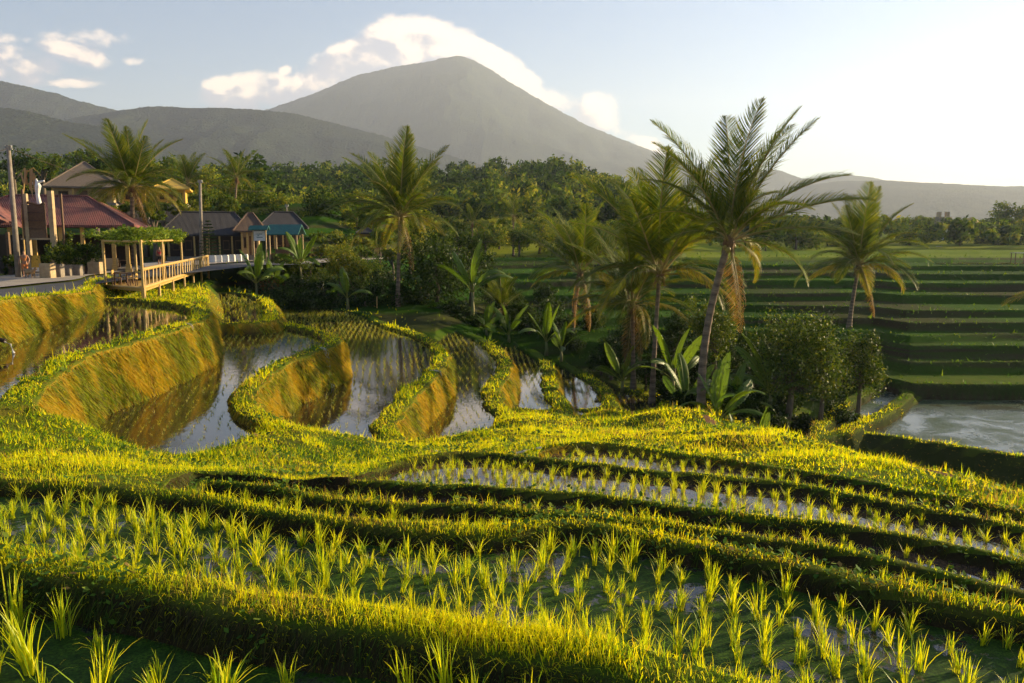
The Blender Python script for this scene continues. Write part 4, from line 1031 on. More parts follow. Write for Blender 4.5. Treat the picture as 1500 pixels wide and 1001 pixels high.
# village and field trees further off
far = [(20, 240, 34, 26, 130), (62, 238, 30, 22, 140), (120, 235, 26, 18, 150), (150, 246, 22, 16, 140), (250, 262, 34, 30, 135), (300, 268, 36, 34, 130), (340, 280, 34, 34, 125), (385, 285, 30, 30, 128), (410, 300, 26, 22, 130), (325, 300, 26, 20, 118),
       (275, 300, 30, 18, 115), (240, 300, 20, 14, 112), (225, 250, 24, 20, 150), (530, 340, 30, 22, 140), (560, 355, 24, 16, 135), (500, 335, 24, 18, 142), (620, 330, 30, 26, 150), (670, 335, 24, 20, 160), (710, 345, 30, 24, 165), (760, 350, 26, 22, 160),
       (790, 340, 34, 28, 170), (830, 345, 26, 24, 165), (740, 335, 22, 16, 190), (870, 350, 26, 22, 170), (905, 345, 26, 22, 180), (645, 352, 22, 16, 145), (1005, 345, 30, 26, 190), (1120, 350, 30, 26, 200), (1165, 335, 24, 30, 210), (1195, 350, 30, 20, 210),
       (1230, 345, 26, 28, 230), (1330, 345, 26, 26, 240), (1405, 345, 16, 18, 240), (1350, 328, 24, 10, 300), (895, 275, 52, 28, 300), (945, 330, 34, 26, 230), (1475, 312, 20, 24, 320), (1498, 318, 20, 28, 320), (1440, 350, 30, 14, 260), (1480, 355, 30, 16, 250), (1060, 345, 24, 20, 200)]
for q in range(34):
    _x = 290 + (q * 67) % 260; _y = 296 + (q * 29) % 44; far.append((_x, _y, 20 + q % 3 * 4, 16 + q % 4 * 3, 116 + (q * 13) % 40))
for q in range(26):
    _x = 560 + (q * 71) % 440; far.append((_x, 338 + (q * 7) % 18, 20 + q % 4 * 4, 18 + q % 3 * 3, 152 + (q * 17) % 55))
far.sort(key=lambda f: f[0])
wh = ['behind the red roofed pavilion', 'above the dark roofed house', 'beyond the kiosk', 'past the far fields', 'on the hazy right']
ad = ['round dark', 'broad mid green', 'sunlit yellow green', 'small pale', 'tall loose']
used_l = {}
for i, (x, y, rx_, ry_, D) in enumerate(far):
    wy = wh[0] if x < 170 else wh[1] if x < 430 else wh[2] if x < 640 else wh[3] if x < 1050 else wh[4]
    ci = i % 3; cols = [MG, LG, MG][ci] if 200 < x < 900 else [DG, MG, MG][ci]
    gi_ = used_l.get(wy, 0); used_l[wy] = gi_ + 1
    lb = 'big round hazy tree standing above the forest line' if (x, y) == (895, 275) else 'distant %s tree %s, number %d counted from the left' % (['leafy', 'yellow green'][cols is LG], wy, gi_ + 1)
    tree(x, y, rx_, ry_, D, lb, 200 + i, cols, 1500, .0019 * D, 6, (x, max(y + ry_ * 1.5, 372 if x > 480 else y + ry_ * 2)), group='distant trees ' + wy)
# conifer by the second pole
c = PD(307, 376, 88); root = empty('norfolk_pine', (c.x, c.y, hz(c.x, c.y)), 0, 'small conifer with tiered level branches beside the second lamp pole', 'conifer')
m = MB(); m.tube([(0, 0, 0), (0, 0, 4.6)], [.09, .02], 6); m.build('trunk', m_bark, root)
V = []; C = []
rs = np.random.default_rng(5)
for k in range(11):
    z0 = .8 + k * .36; Lr = (1.5 - k * .125)
    for j in range(7):
        a = j * .9 + k; n = 40; s = rs.random(n) ** .8 * Lr
        p = np.stack([np.cos(a) * s, np.sin(a) * s, z0 + .12 * s + rs.normal(0, .02, n)], 1); dd = rs.normal(size=(n, 3)) * [1, 1, .35]; dd /= np.linalg.norm(dd, axis=1)[:, None]
        e = np.cross(dd, rs.normal(size=(n, 3))); e /= np.linalg.norm(e, axis=1)[:, None]
        V.append(np.stack([p - dd * .12, p + e * .035, p + dd * .12, p - e * .035], 1)); C.append(np.tile((.03, .06, .02), (n * 4, 1)))
V = np.concatenate(V).reshape(-1, 3); link('foliage', np_mesh('foliage', V, None, np.arange(len(V)).reshape(-1, 4), np.concatenate(C)), m_leaf, root)
# the forest belt: reads as one mass
rs = np.random.default_rng(99); V = []; C = []; nt = 0
cand = []
while len(cand) < 1350:
    px = rs.uniform(-180, 1680); D = 190 + 290 * rs.random() ** 1.1
    if px > 980 and rs.random() < .45: continue
    if 430 < px and D < 215: continue
    cand.append((px, D))
for px, D in cand:
    x = (px - 750) / F * D; z = hz(x, D); h = rs.uniform(6, 12) * (1 if px < 960 else .72); w_ = h * rs.uniform(.28, .45)
    cols = [DG, MG, LG][rs.choice(3, p=[.5, .35, .15])]; L = [(x + rs.normal(0, w_ * .35), D + rs.normal(0, w_ * .35), z + h * rs.uniform(.45, .8), w_ * .7, w_ * .7, h * .26) for _ in range(4)]
    a, b_ = crown_arrays(rs, L, int(230 if D < 300 else 130), .5 + D * .0013, cols, 20, .28); V.append(a); C.append(b_)
V = np.concatenate(V); C = np.concatenate(C)
tag(link('forest', np_mesh('forest', V, None, np.arange(len(V)).reshape(-1, 4), C), m_far), 'dense belt of forest trees at the foot of the hazy hills', 'forest', kind='stuff')
# ------------------------------------------------------------------ road, village, small things
def ribbon(name, pts, mats, dz, lift=.004):
    """flat sheet draped over the ground between two edge lines (lists of xy)"""
    A_, B_ = pts; V = []; n = 40; m_ = 6
    A_ = np.array(cr(A_, 8)); B_ = np.array(cr(B_, 8)); k = min(len(A_), len(B_)); A_ = A_[:k]; B_ = B_[:k]
    G = A_[:, None] * (1 - np.linspace(0, 1, m_)[None, :, None]) + B_[:, None] * np.linspace(0, 1, m_)[None, :, None]
    Z = road_level(G[..., 1]) + dz
    idx = np.arange(k * m_).reshape(k, m_)
    q = np.stack([idx[:-1, :-1], idx[:-1, 1:], idx[1:, 1:], idx[1:, :-1]], -1).reshape(-1, 4)
    me = np_mesh(name, np.concatenate([G, Z[..., None]], -1).reshape(-1, 3), None, q)
    return tag(link(name, me, mats), kind='structure')
m_asph = plain_mat('asphalt', (.055, .055, .062), (.035, .035, .042), 30, .8, .4, .01)
m_conc = plain_mat('concrete', (.26, .22, .17), (.15, .12, .10), 4, .85, .3, .01)
m_pave = plain_mat('paving', (.36, .31, .25), (.26, .22, .18), 2.5, .85, .3, .01)
m_bamb = plain_mat('bamboo', (.55, .36, .10), (.36, .21, .06), 6, .5, .2, .01, stretch=(1, 1, 3))
m_wood = plain_mat('dark_wood', (.16, .085, .04), (.08, .045, .025), 6, .7, .4, .01, stretch=(1, 1, 3))
def roof_mat(name, c1, c2, c3, ribs=5.0, rough=.7):
    m, t, b = mat(name); v = objco(t); n = t.noise(1.1, 6, .65, scaled(t, v, (1, .35, 1))); n2 = t.noise(9, 4, .7, v)
    c = t.mix(t.maprange(n, .35, .6), c1, c2); c = t.mix(t.maprange(n2, .5, .7, 0, .7), c, c3)
    wv = t.n.new('ShaderNodeTexWave'); wv.inputs['Scale'].default_value = ribs; wv.inputs['Distortion'].default_value = .6; t.l.new(v, wv.inputs['Vector'])
    c = t.mix(t.maprange(wv.outputs['Fac'], 0, .3, .45, 0), c, c3)
    t.set(b.inputs['Base Color'], c); b.inputs['Roughness'].default_value = rough
    t.l.new(t.bump(t.math('ADD', wv.outputs['Fac'], n2), .8, .05), b.inputs['Normal']); return m
m_redroof = roof_mat('red_roof', (.23, .06, .048), (.14, .048, .04), (.07, .038, .03), 2.4)
m_thatch = plain_mat('thatch', (.20, .15, .11), (.11, .085, .065), 5, .95, .9, .08, stretch=(3, 3, .5))
m_yell = plain_mat('yellow_thatch', (.60, .38, .05), (.42, .27, .05), 5, .9, .8, .06, stretch=(3, 3, .5))
m_dark = roof_mat('dark_roof', (.026, .024, .032), (.018, .016, .02), (.04, .03, .02), 2.4, .85)
m_brownroof = roof_mat('brown_roof', (.13, .07, .04), (.08, .045, .03), (.04, .03, .02), 2.4, .85)
m_plast = plain_mat('plaster', (.46, .34, .19), (.30, .21, .12), 3, .85, .2, .01)
m_teal = plain_mat('teal_roof', (.018, .13, .10), (.013, .09, .075), 3, .5, .3, .02)
m_white = plain_mat('white_paint', (.72, .70, .66), (.55, .53, .5), 4, .6, .1, .005)
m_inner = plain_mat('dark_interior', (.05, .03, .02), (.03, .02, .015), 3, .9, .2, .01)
m_clay = plain_mat('clay', (.40, .24, .10), (.26, .16, .08), 4, .85, .3, .01)
m_metal = plain_mat('grey_metal', (.30, .30, .30), (.2, .2, .2), 8, .4, .1, .003, metal=.5)

def g2(px, D): return tuple(PD(px, 400, D)[:2])
def rz_(x, y): return max(hz(x, y), float(road_level(np.array(y))))
# asphalt lane and the pale pavement behind it
ribbon('road', ([g2(-420, 17), g2(-150, 24), g2(0, 29.5), g2(60, 34), g2(110, 39), g2(150, 47), (-24.5, 60), (-24, 80), (-22, 100)], [g2(-420, 27), g2(-150, 34), g2(0, 41), g2(60, 45), g2(110, 49), g2(140, 56), (-30, 66), (-29, 82), (-27, 100)]), m_asph, .02)
ribbon('pavement', ([g2(-420, 27.2), g2(-150, 34.2), g2(0, 41.2), g2(60, 45.2), g2(110, 49.2), g2(140, 56.2), (-30.2, 66.2), (-29.2, 82), (-27.2, 100)], [g2(-420, 38), g2(-150, 46), g2(0, 54), g2(60, 59), g2(110, 63), (-36, 68), (-36.5, 72), (-37, 84), (-36, 102)]), m_pave, .12)
ribbon('forecourt', ([(-21.5, 78), (-19.5, 86), (-17, 94), (-15, 104)], [(-28, 79), (-26, 87), (-24, 95), (-23, 104)]), m_pave, .03)

def hip_roof(parent, x0, x1, y0, y1, z0, z1, m_, inset=.35, name='roof', th=.18, ridge_dx=None):
    """hip roof over a rectangle, with its own thickness"""
    cy = (y0 + y1) / 2; w_ = (x1 - x0); i = ridge_dx if ridge_dx is not None else min(w_ * inset, w_ * .5 - .02)
    b = [(x0, y0, z0), (x1, y0, z0), (x1, y1, z0), (x0, y1, z0)]; r = [(x0 + i, cy, z1), (x1 - i, cy, z1)]
    m = MB(); lo = [(x, y, z - th) for x, y, z in b]
    m.add(b + r + lo, [(0, 1, 5, 4), (1, 2, 5), (2, 3, 4, 5), (3, 0, 4), (0, 6, 7, 1), (1, 7, 8, 2), (2, 8, 9, 3), (3, 9, 6, 0), (9, 8, 7, 6)])
    m.tube([r[0], r[1]], .12, 6)
    for a, c in ((b[0], r[0]), (b[1], r[1]), (b[2], r[1]), (b[3], r[0])): m.tube([a, c], .09, 6)
    return m.build(name, m_, parent)

# --- red roofed pavilion
def lx(px, D): return (px - 750) / F * D * 1.0
D0 = 62; xR = PD(197, 330, D0).x; xL = PD(-60, 330, D0).x; z0 = PD(0, 330, D0).z; zg = -2.78
pav = empty('pavilion', ((xL + xR) / 2, D0 + 4, zg), 0, 'open roadside pavilion with a wide red tin roof on timber posts', 'pavilion')
def loc(o): return Vector(o.location)
L0 = loc(pav); cr_ = Vector((xR - L0.x, -4, 0)); ro = R(16); rc = Matrix.Rotation(ro, 3, 'Z') @ cr_; pav.rotation_euler = (0, 0, ro); pav.location = (xR - rc.x, 62 - rc.y, zg)
hip_roof(pav, xL - L0.x, xR - L0.x, -4, 4.0, z0 - zg, PD(0, 289, D0 + 4).z - zg, m_redroof, ridge_dx=4.0)
m = MB(); m.box((0, 0, .06), (xR - xL - 1.2, 6.8, .30)); m.build('floor', m_conc, pav)
for px in (40, 70, 104, 132, 172, 190):
    x = PD(px, 360, D0 + .5).x - L0.x; m = MB(); m.box((x, -3.4, (z0 - zg) / 2), (.26, .26, z0 - zg - .1)); m.box((x, -3.4, .35), (.36, .36, .4)); m.build('post', m_bamb, pav)
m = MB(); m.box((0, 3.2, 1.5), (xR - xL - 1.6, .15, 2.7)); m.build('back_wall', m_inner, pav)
for px in (120, 145, 165):
    x = PD(px, 360, D0 + .5).x - L0.x; m = MB(); m.box((x, -3.38, .62), (1.2, .12, .8)); m.build('parapet', m_plast, pav)
for k, px in enumerate((85, 112, 150, 182)):
    x = PD(px, 360, 64).x - L0.x; m = MB(); m.box((x, -.5, .75), (1.3, .8, .06)); m.box((x, -.5, .4), (.12, .12, .7)); m.build('table', m_wood, pav)
# nearer wing at the far left
wing = empty('side_wing', (*g2(-30, 50), zg), 0, 'dark open shed under the red roof at the left edge', 'shed')
W0 = loc(wing); b = [PD(34, 332, 58), PD(-120, 268, 40), PD(-160, 262, 46), PD(0, 289, 66)]
m = MB(); vs = [tuple(p - W0) for p in b]; m.add(vs + [(x, y, z - .15) for x, y, z in vs], [(0, 1, 2, 3), (7, 6, 5, 4), (0, 4, 5, 1), (1, 5, 6, 2), (2, 6, 7, 3), (3, 7, 4, 0)]); m.build('roof', m_redroof, wing)
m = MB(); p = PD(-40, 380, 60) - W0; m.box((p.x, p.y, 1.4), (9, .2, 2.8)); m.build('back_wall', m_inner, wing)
for px, D in ((-6, 55), (14, 56), (-40, 50)):
    p = PD(px, 380, D) - W0; m = MB(); m.box((p.x, p.y, 1.5), (.2, .2, 3.0)); m.build('post', m_wood, wing)

# --- houses behind
def house(name, px0, px1, D, dep, ye, yr, yb, wallm, roofm, label, ridge=None, inset=.5, openings=3, overhang=.9, cat='house'):
    x0 = PD(px0, 300, D).x; x1 = PD(px1, 300, D).x; ze = PD(0, ye, D).z; zr = PD(0, yr, D + dep / 2).z; zb = PD(0, yb, D).z
    r = empty(name, ((x0 + x1) / 2, D + dep / 2, zb), -math.atan2((x0 + x1) / 2, D) * .8, label, cat); w_ = (x1 - x0) * .92
    hip_roof(r, -w_ / 2, w_ / 2, -dep / 2, dep / 2, ze - zb, zr - zb, roofm, inset)
    H_ = ze - zb - .19; ww = w_ - 2 * overhang
    m = MB(); m.box((0, 0, H_ / 2), (ww, dep - 2 * overhang, H_)); m.build('wall', wallm, r)
    m = MB(); m.box((0, 0, -1.2), (ww + .6, dep - overhang, 2.4)); m.build('plinth', m_conc, r)
    for k in range(openings):
        x = -ww / 2 + ww * (k + .5) / openings
        if k == openings // 2 and openings > 1:
            f = MB(); f.box((x, -dep / 2 + overhang - .03, H_ * .42), (ww / openings * .42, .08, H_ * .84)); f.build('door', m_wood, r)
        else:
            f = MB(); f.box((x, -dep / 2 + overhang - .03, H_ * .55), (ww / openings * .5, .07, H_ * .5)); fo = f.build('window', m_wood, r)
            g = MB(); g.box((x, -dep / 2 + overhang - .07, H_ * .55), (ww / openings * .42, .03, H_ * .4)); g.build('pane', m_inner, fo)
    for k in range(openings + 1):
        x = -ww / 2 + ww * k / openings; f = MB(); f.box((x, -dep / 2 + .35, H_ / 2), (.18, .18, H_)); f.build('post', m_bamb, r)
    return r
house('thatched_house', 42, 152, 92, 9, 273, 237, 296, m_plast, m_thatch, 'cream house with a tall grey thatched hip roof above the red roof', inset=.5)
house('small_house', 132, 165, 104, 6, 270, 254, 296, m_plast, m_thatch, 'small grey thatched house right of the tall thatched roof', inset=.45, openings=2, overhang=.6)
house('yellow_house', 160, 205, 100, 6, 277, 270, 298, m_yell, m_yell, 'bright yellow hut behind the left of the village palm', openings=2, overhang=.5)
house('yellow_house', 208, 266, 104, 7, 276, 262, 298, m_yell, m_yell, 'larger yellow thatched house with a railing right of the village palm', openings=3, overhang=.7)
house('long_house', 208, 356, 92, 9, 344, 311, 376, m_inner, m_dark, 'long house with a near black roof behind the second lamp pole', inset=.22, openings=6, overhang=1.2)
house('brown_roof_house', 328, 378, 90, 6, 338, 312, 374, m_plast, m_brownroof, 'low open house with a brown hip roof and cream posts', inset=.42, openings=3)
house('long_house', 362, 440, 98, 8, 333, 311, 372, m_inner, m_dark, 'long house with a dark purple brown roof behind the teal kiosk', inset=.30, openings=4, overhang=1.0)
house('small_house', 515, 545, 112, 5, 341, 332, 362, m_yell, m_dark, 'small grey roofed yellow house right of the yellow green bushy tree', openings=2, overhang=.5)
# hazy buildings on the right
def block(px0, px1, D, yt, yb, label, tower=False, mt=None):
    x0 = PD(px0, 300, D).x; x1 = PD(px1, 300, D).x; zt = PD(0, yt, D).z; zb = PD(0, yb, D).z; w_ = x1 - x0
    r = empty('distant_building', ((x0 + x1) / 2, D, zb), 0, label, 'building'); H_ = zt - zb
    m = MB(); m.box((0, 0, H_ / 2 - 1.5), (w_, w_ * .8, H_ + 3)); m.build('wall', mt or m_conc, r)
    if tower:
        for sx in (-1, 1): m = MB(); m.box((sx * w_ * .36, 0, H_ + 1.0), (w_ * .22, w_ * .4, 2.0)); m.build('roof_tower', m_plast, r)
        m = MB(); m.box((0, -w_ * .41, H_ - .3), (w_ * 1.04, .3, .5)); m.build('parapet', m_plast, r)
    for k in range(3):
        f = MB(); f.box((w_ * (-.3 + .3 * k), -w_ * .4 - .03, H_ * .7), (w_ * .16, .08, H_ * .2)); f.build('window', m_inner, r)
    return r, w_, H_
block(1374, 1391, 330, 318, 338, 'hazy concrete building with two roof towers among the far trees', True)
r, w_, H_ = block(1412, 1436, 340, 326, 340, 'hazy reddish building with a domed roof right of the twin towered one', False, m_clay)
m = MB(); m.tube([(0, 0, H_), (0, 0, H_ + 1.2), (0, 0, H_ + 2.0)], [w_ * .45, w_ * .3, .1], 10); m.build('roof', m_clay, r)
r, w_, H_ = block(1386, 1400, 300, 334, 340, 'low white fronted hut below the twin towered building', False, m_white); hip_roof(r, -w_ * .6, w_ * .6, -2.5, 2.5, H_, H_ + 1.2, m_dark)
r, w_, H_ = block(1370, 1390, 230, 365, 374, 'low hut with a pale tin roof at the edge of the far fields', False, m_inner); hip_roof(r, -w_ * .6, w_ * .6, -2.5, 2.5, H_, H_ + .7, m_metal)
r, w_, H_ = block(1480, 1494, 300, 337, 344, 'small pale roofed hut near the right edge below the hazy trees', False, m_inner); hip_roof(r, -w_ * .7, w_ * .7, -2.5, 2.5, H_, H_ + .9, m_metal)
p = PD(1493, 384, 140); zz = hz(p.x, p.y); r = empty('field_shelter', (p.x, p.y, zz), 0, 'open field shelter with a flat tin roof at the right edge', 'shelter')
m = MB(); m.box((0, 0, 1.75), (2.6, 1.6, .1)); m.build('roof', m_metal, r)
for sx in (-1, 1):
    for sy in (-1, 1): m = MB(); m.box((sx * 1.1, sy * .6, .87), (.1, .1, 1.72)); m.build('post', m_wood, r)

# --- teal kiosk and notice board
p = PD(420, 372, 86); zk = hz(p.x, p.y); zk = max(zk, -2.9); r = empty('kiosk', (p.x, p.y, zk), 0, 'small kiosk with a teal gabled roof behind banana leaves', 'kiosk')
e = PD(0, 343, 84).z - zk; t_ = PD(0, 329, 86).z - zk; w2 = (445 - 398) / 2 / F * 86
def gable(par, w_, d, e, t_, m_):
    m = MB(); A_ = [(-w_, -d, e), (w_, -d, e), (w_, 0, t_), (-w_, 0, t_), (-w_, d, e), (w_, d, e)]; lo = [(x, y, z - .12) for x, y, z in A_]
    m.add(A_ + lo, [(0, 1, 2, 3), (3, 2, 5, 4), (7, 6, 9, 8), (8, 9, 10, 11), (0, 6, 7, 1), (4, 5, 11, 10), (1, 7, 8, 2), (2, 8, 11, 5), (0, 3, 9, 6), (3, 4, 10, 9)]); return m.build('roof', m_, par)
gable(r, w2, 1.6, e, t_, m_teal)
for sx in (-1, 1):
    for sy in (-1, 1): m = MB(); m.box((sx * (w2 - .3), sy * 1.2, e / 2), (.14, .14, e)); m.build('post', m_plast, r)
m = MB(); m.box((0, .9, .7), (w2 * 1.7, .1, 1.4)); m.box((0, -.9, .5), (w2 * 1.6, .3, 1.0)); m.build('counter', m_wood, r)
p = PD(381, 368, 80); zk = max(hz(p.x, p.y), -2.9); r = empty('notice_board', (p.x, p.y, zk), 0, 'white notice board under a little teal roof on two yellow posts', 'sign')
e = PD(0, 336, 80).z - zk; gable(r, .95, .45, e, e + .38, m_teal)
for sx in (-1, 1): m = MB(); m.box((sx * .62, 0, e / 2 - .1), (.11, .11, e)); m.build('post', m_plast, r)
m = MB(); m.box((0, 0, e - .66), (1.1, .06, .95)); bd = m.build('board', m_white, r)
m = MB()
for k, (w_, dx) in enumerate(((.55, 0), (.2, -.1), (.6, .02))): m.box((dx, -.045, e - .48 - k * .16), (w_, .02, .06))
m.build('lettering', m_teal, bd)

# --- poles
def pole(bx, by, tx, ty, D, r0, label, lampside):
    b = PD(bx, by, D); tp = PD(tx, ty, D); z = max(hz(b.x, b.y), -2.9); o = empty('utility_pole', (b.x, b.y, z), 0, label, 'pole')
    h = tp.z - z; m = MB(); m.tube([(0, 0, 0), (tp.x - b.x, 0, h)], [r0, r0 * .62], 12); m.build('shaft', m_conc, o, True)
    m = MB(); m.box((tp.x - b.x, 0, h - .25), (.5, .08, .08)); m.tube([(tp.x - b.x - .2, 0, h - .2), (tp.x - b.x - .2, 0, h)], .05, 6); m.tube([(tp.x - b.x + .2, 0, h - .2), (tp.x - b.x + .2, 0, h)], .05, 6); m.build('bracket', m_metal, o)
    return tp
t1 = pole(27, 400, 12, 213, 52, .19, 'tall pale concrete pole at the left edge in front of the red roof', 1)
t2 = pole(295, 372, 293, 264, 88, .22, 'pale concrete pole beside the small conifer', 1)
t3 = pole(421, 368, 420, 300, 110, .12, 'thin dark pole beside the teal kiosk', 1)
def wire(a, b, sag, label):
    m = MB(); m.tube([a.lerp(b, i / 14) + Vector((0, 0, -sag * 4 * (i / 14) * (1 - i / 14))) for i in range(15)], .018, 4)
    tag(m.build('overhead_wire', m_inner), label, 'wire')
wire(t1 + Vector((0, 0, -.15)), t2 + Vector((0, 0, -.15)), 1.3, 'thin overhead wire sagging between the two concrete poles')
wire(t1 + Vector((0, 0, -.15)), PD(-160, 235, 40), .5, 'thin overhead wire running off the left edge from the near pole')
wire(t2 + Vector((0, 0, -.15)), PD(405, 280, 105), .4, 'thin overhead wire from the farther concrete pole towards the trees')

# --- tall sign frame with a dark carved board by the road
p = PD(57, 398, 56); zf = hz(p.x, p.y); r = empty('sign_frame', (p.x, p.y, zf), 0, 'tall frame of pale posts holding a dark carved board by the road', 'sign frame')
tp = PD(0, 284, 56).z - zf
for px, pw, mm_, hh in ((38, .24, m_plast, tp), (75, .32, m_plast, tp + .2), (34, .12, m_wood, tp + .3), (90, .12, m_wood, tp)):
    x = PD(px, 300, 56).x - p.x; m = MB(); m.box((x, 0, hh / 2), (pw, pw, hh)); m.build('post', mm_, r)
m = MB(); m.box((-.05, 0, tp - 1.9), (1.6, .1, 2.3)); m.tube([(-.8, 0, tp - .75), (-.4, 0, tp - .6), (.4, 0, tp - .8), (.75, 0, tp - .65)], .1, 6); bd = m.build('board', m_wood, r)
m = MB()
for k in range(3): m.box((0, -.07, tp - 1.3 - k * .55), (1.35, .04, .08))
m.build('carving', m_brownroof, bd)
m = MB(); m.box((-.05, 0, tp - 3.1), (2.0, .12, .12)); m.build('rail', m_plast, r)
# penjor: bamboo pole with hanging palm leaf ornament
p = PD(38, 398, 57.5); zf = hz(p.x, p.y); r = empty('penjor', (p.x, p.y, zf), 0, 'curved bamboo festival pole with tan and white woven palm leaf hangings', 'ornament')
h = PD(0, 246, 57.5).z - zf; m = MB(); m.tube([(0, 0, 0), (.05, 0, h * .6), (.5, 0, h * .95), (1.1, 0, h), (1.6, 0, h * .93)], [.07, .06, .04, .03, .02], 6); m.build('pole', m_bamb, r)
m = MB(); rs_ = random.Random(3)
for k in range(26):
    a = Vector((rs_.uniform(.3, 1.3), rs_.uniform(-.2, .2), h * rs_.uniform(.86, 1.0))); q = a + Vector((rs_.uniform(-.15, .15), rs_.uniform(-.1, .1), -rs_.uniform(.5, 1.1))); s = Vector((.07, .02, 0)); m.quad(a - s, a + s, q + s * .4, q - s * .4)
m.build('woven_leaves', m_clay, r)
m = MB(); q = Vector((1.25, 0, h * .9)); m.tube([q, q + Vector((.1, 0, -.5)), q + Vector((.02, 0, -1.1)), q + Vector((.12, 0, -1.9))], [.05, .22, .13, .17], 7); m.tube([q + Vector((-.35, 0, -.35)), q + Vector((.55, 0, -.15))], [.1, .06], 6); m.build('hanging', m_white, r)

# --- planters with shrubs
def planter(px0, px1, D, ytop, label, group, mm_):
    a = PD(px0, 400, D); b = PD(px1, 400, D); w_ = b.x - a.x; cx_ = (a.x + b.x) / 2; z = hz(cx_, D) + .12; h = PD(0, ytop, D).z - z
    r = empty('planter', (cx_, D, z), 0, label, 'planter', group)
    m = MB(); 
    for sx in (-1, 1): m.box((sx * (w_ / 2 - .04), 0, h / 2), (.08, w_ * .9, h))
    for sy in (-1, 1): m.box((0, sy * (w_ * .45 - .04), h / 2), (w_ - .16, .08, h))
    for sx in (-1, 1): m.box((sx * w_ * .25, -w_ * .45 - .015, h * .5), (w_ * .38, .03, h * .7))
    m.build('box', mm_, r)
    m = MB(); m.box((0, 0, h * .82), (w_ - .17, w_ * .9 - .17, .05)); m.build('soil', m_inner, r)
    rs = np.random.default_rng(int(px0)); V, C = crown_arrays(rs, [(0, 0, h + .45, w_ * .5, w_ * .45, .55), (w_ * .2, 0, h + .75, w_ * .35, w_ * .3, .45)], 420, .09, DG + MG, 20)
    link('shrub', np_mesh('shrub', V, None, np.arange(len(V)).reshape(-1, 4), C), m_leaf, r)
for i, (a, b, D, yt, lb, mm_) in enumerate(((62, 78, 51, 386, 'square yellow lit planter nearest the left pole', m_plast), (80, 92, 52, 387, 'grey planter right of the yellow lit one', m_conc), (95, 105, 54, 388, 'short grey planter in the middle of the row', m_conc), (108, 120, 54.5, 388, 'grey planter, fourth of the row from the left', m_conc), (133, 150, 57, 384, 'wide planter in front of the pavilion beside the pergola', m_plast))):
    planter(a, b, D, yt, lb, 'planters along the pavement', mm_)
for i, (x, y, rx_, ry_, D, lb) in enumerate(((95, 365, 22, 24, 56, 'big leafy shrub rising behind the planters'), (125, 372, 16, 16, 57, 'round shrub beside the fourth planter'), (75, 372, 12, 12, 55, 'shrub behind the yellow lit planter'), (18, 392, 14, 16, 56, 'dark shrub at the foot of the left pole'))):
    tree(x, y, rx_, ry_, D, lb, 400 + i, DG + MG, 1800, .10, 5, (x, 394), name='shrub', cat='shrub')
# small board; unclear figure built as a person, unclear tan shape as a dog
p = PD(53, 398, 53); z = hz(p.x, p.y) + .12; r = empty('sandwich_board', (p.x, p.y, z), R(12), 'small yellow and white board standing on the pavement', 'sign')
m = MB(); m.box((0, .1, .95), (.55, .05, .85), rx=R(-8)); m.build('panel', m_yell, r)
m = MB(); m.box((0, .02, .45), (.5, .05, .25), rx=R(-8)); m.build('lower_panel', m_white, r)
for sx in (-1, 1): m = MB(); m.box((sx * .28, .12, .7), (.05, .05, 1.4)); m.build('leg', m_wood, r)

def skin_body(name, joints, edges, mat_, parent=None, sub=2):
    me = bpy.data.meshes.new(name); me.from_pydata([j[:3] for j in joints], edges, []); me.update()
    o = link(name, me, mat_, parent); sm = o.modifiers.new('skin', 'SKIN'); sm.use_smooth_shade = True
    for i, j in enumerate(joints):
        v = me.skin_vertices[0].data[i]; rr2 = j[3]; v.radius = rr2 if isinstance(rr2, tuple) else (rr2, rr2); v.use_root = i == 0
    s = o.modifiers.new('sub', 'SUBSURF'); s.levels = s.render_levels = sub
    return o
m_skin = plain_mat('skin', (.36, .19, .11), (.30, .15, .09), 8, .6, .05)
m_red = plain_mat('red_cloth', (.55, .05, .04), (.40, .035, .03), 8, .8, .3)
m_orange = plain_mat('orange_cloth', (.62, .22, .06), (.45, .15, .05), 8, .8, .3)
m_hair = plain_mat('hair', (.02, .015, .012), (.012, .01, .01), 8, .6, .2)
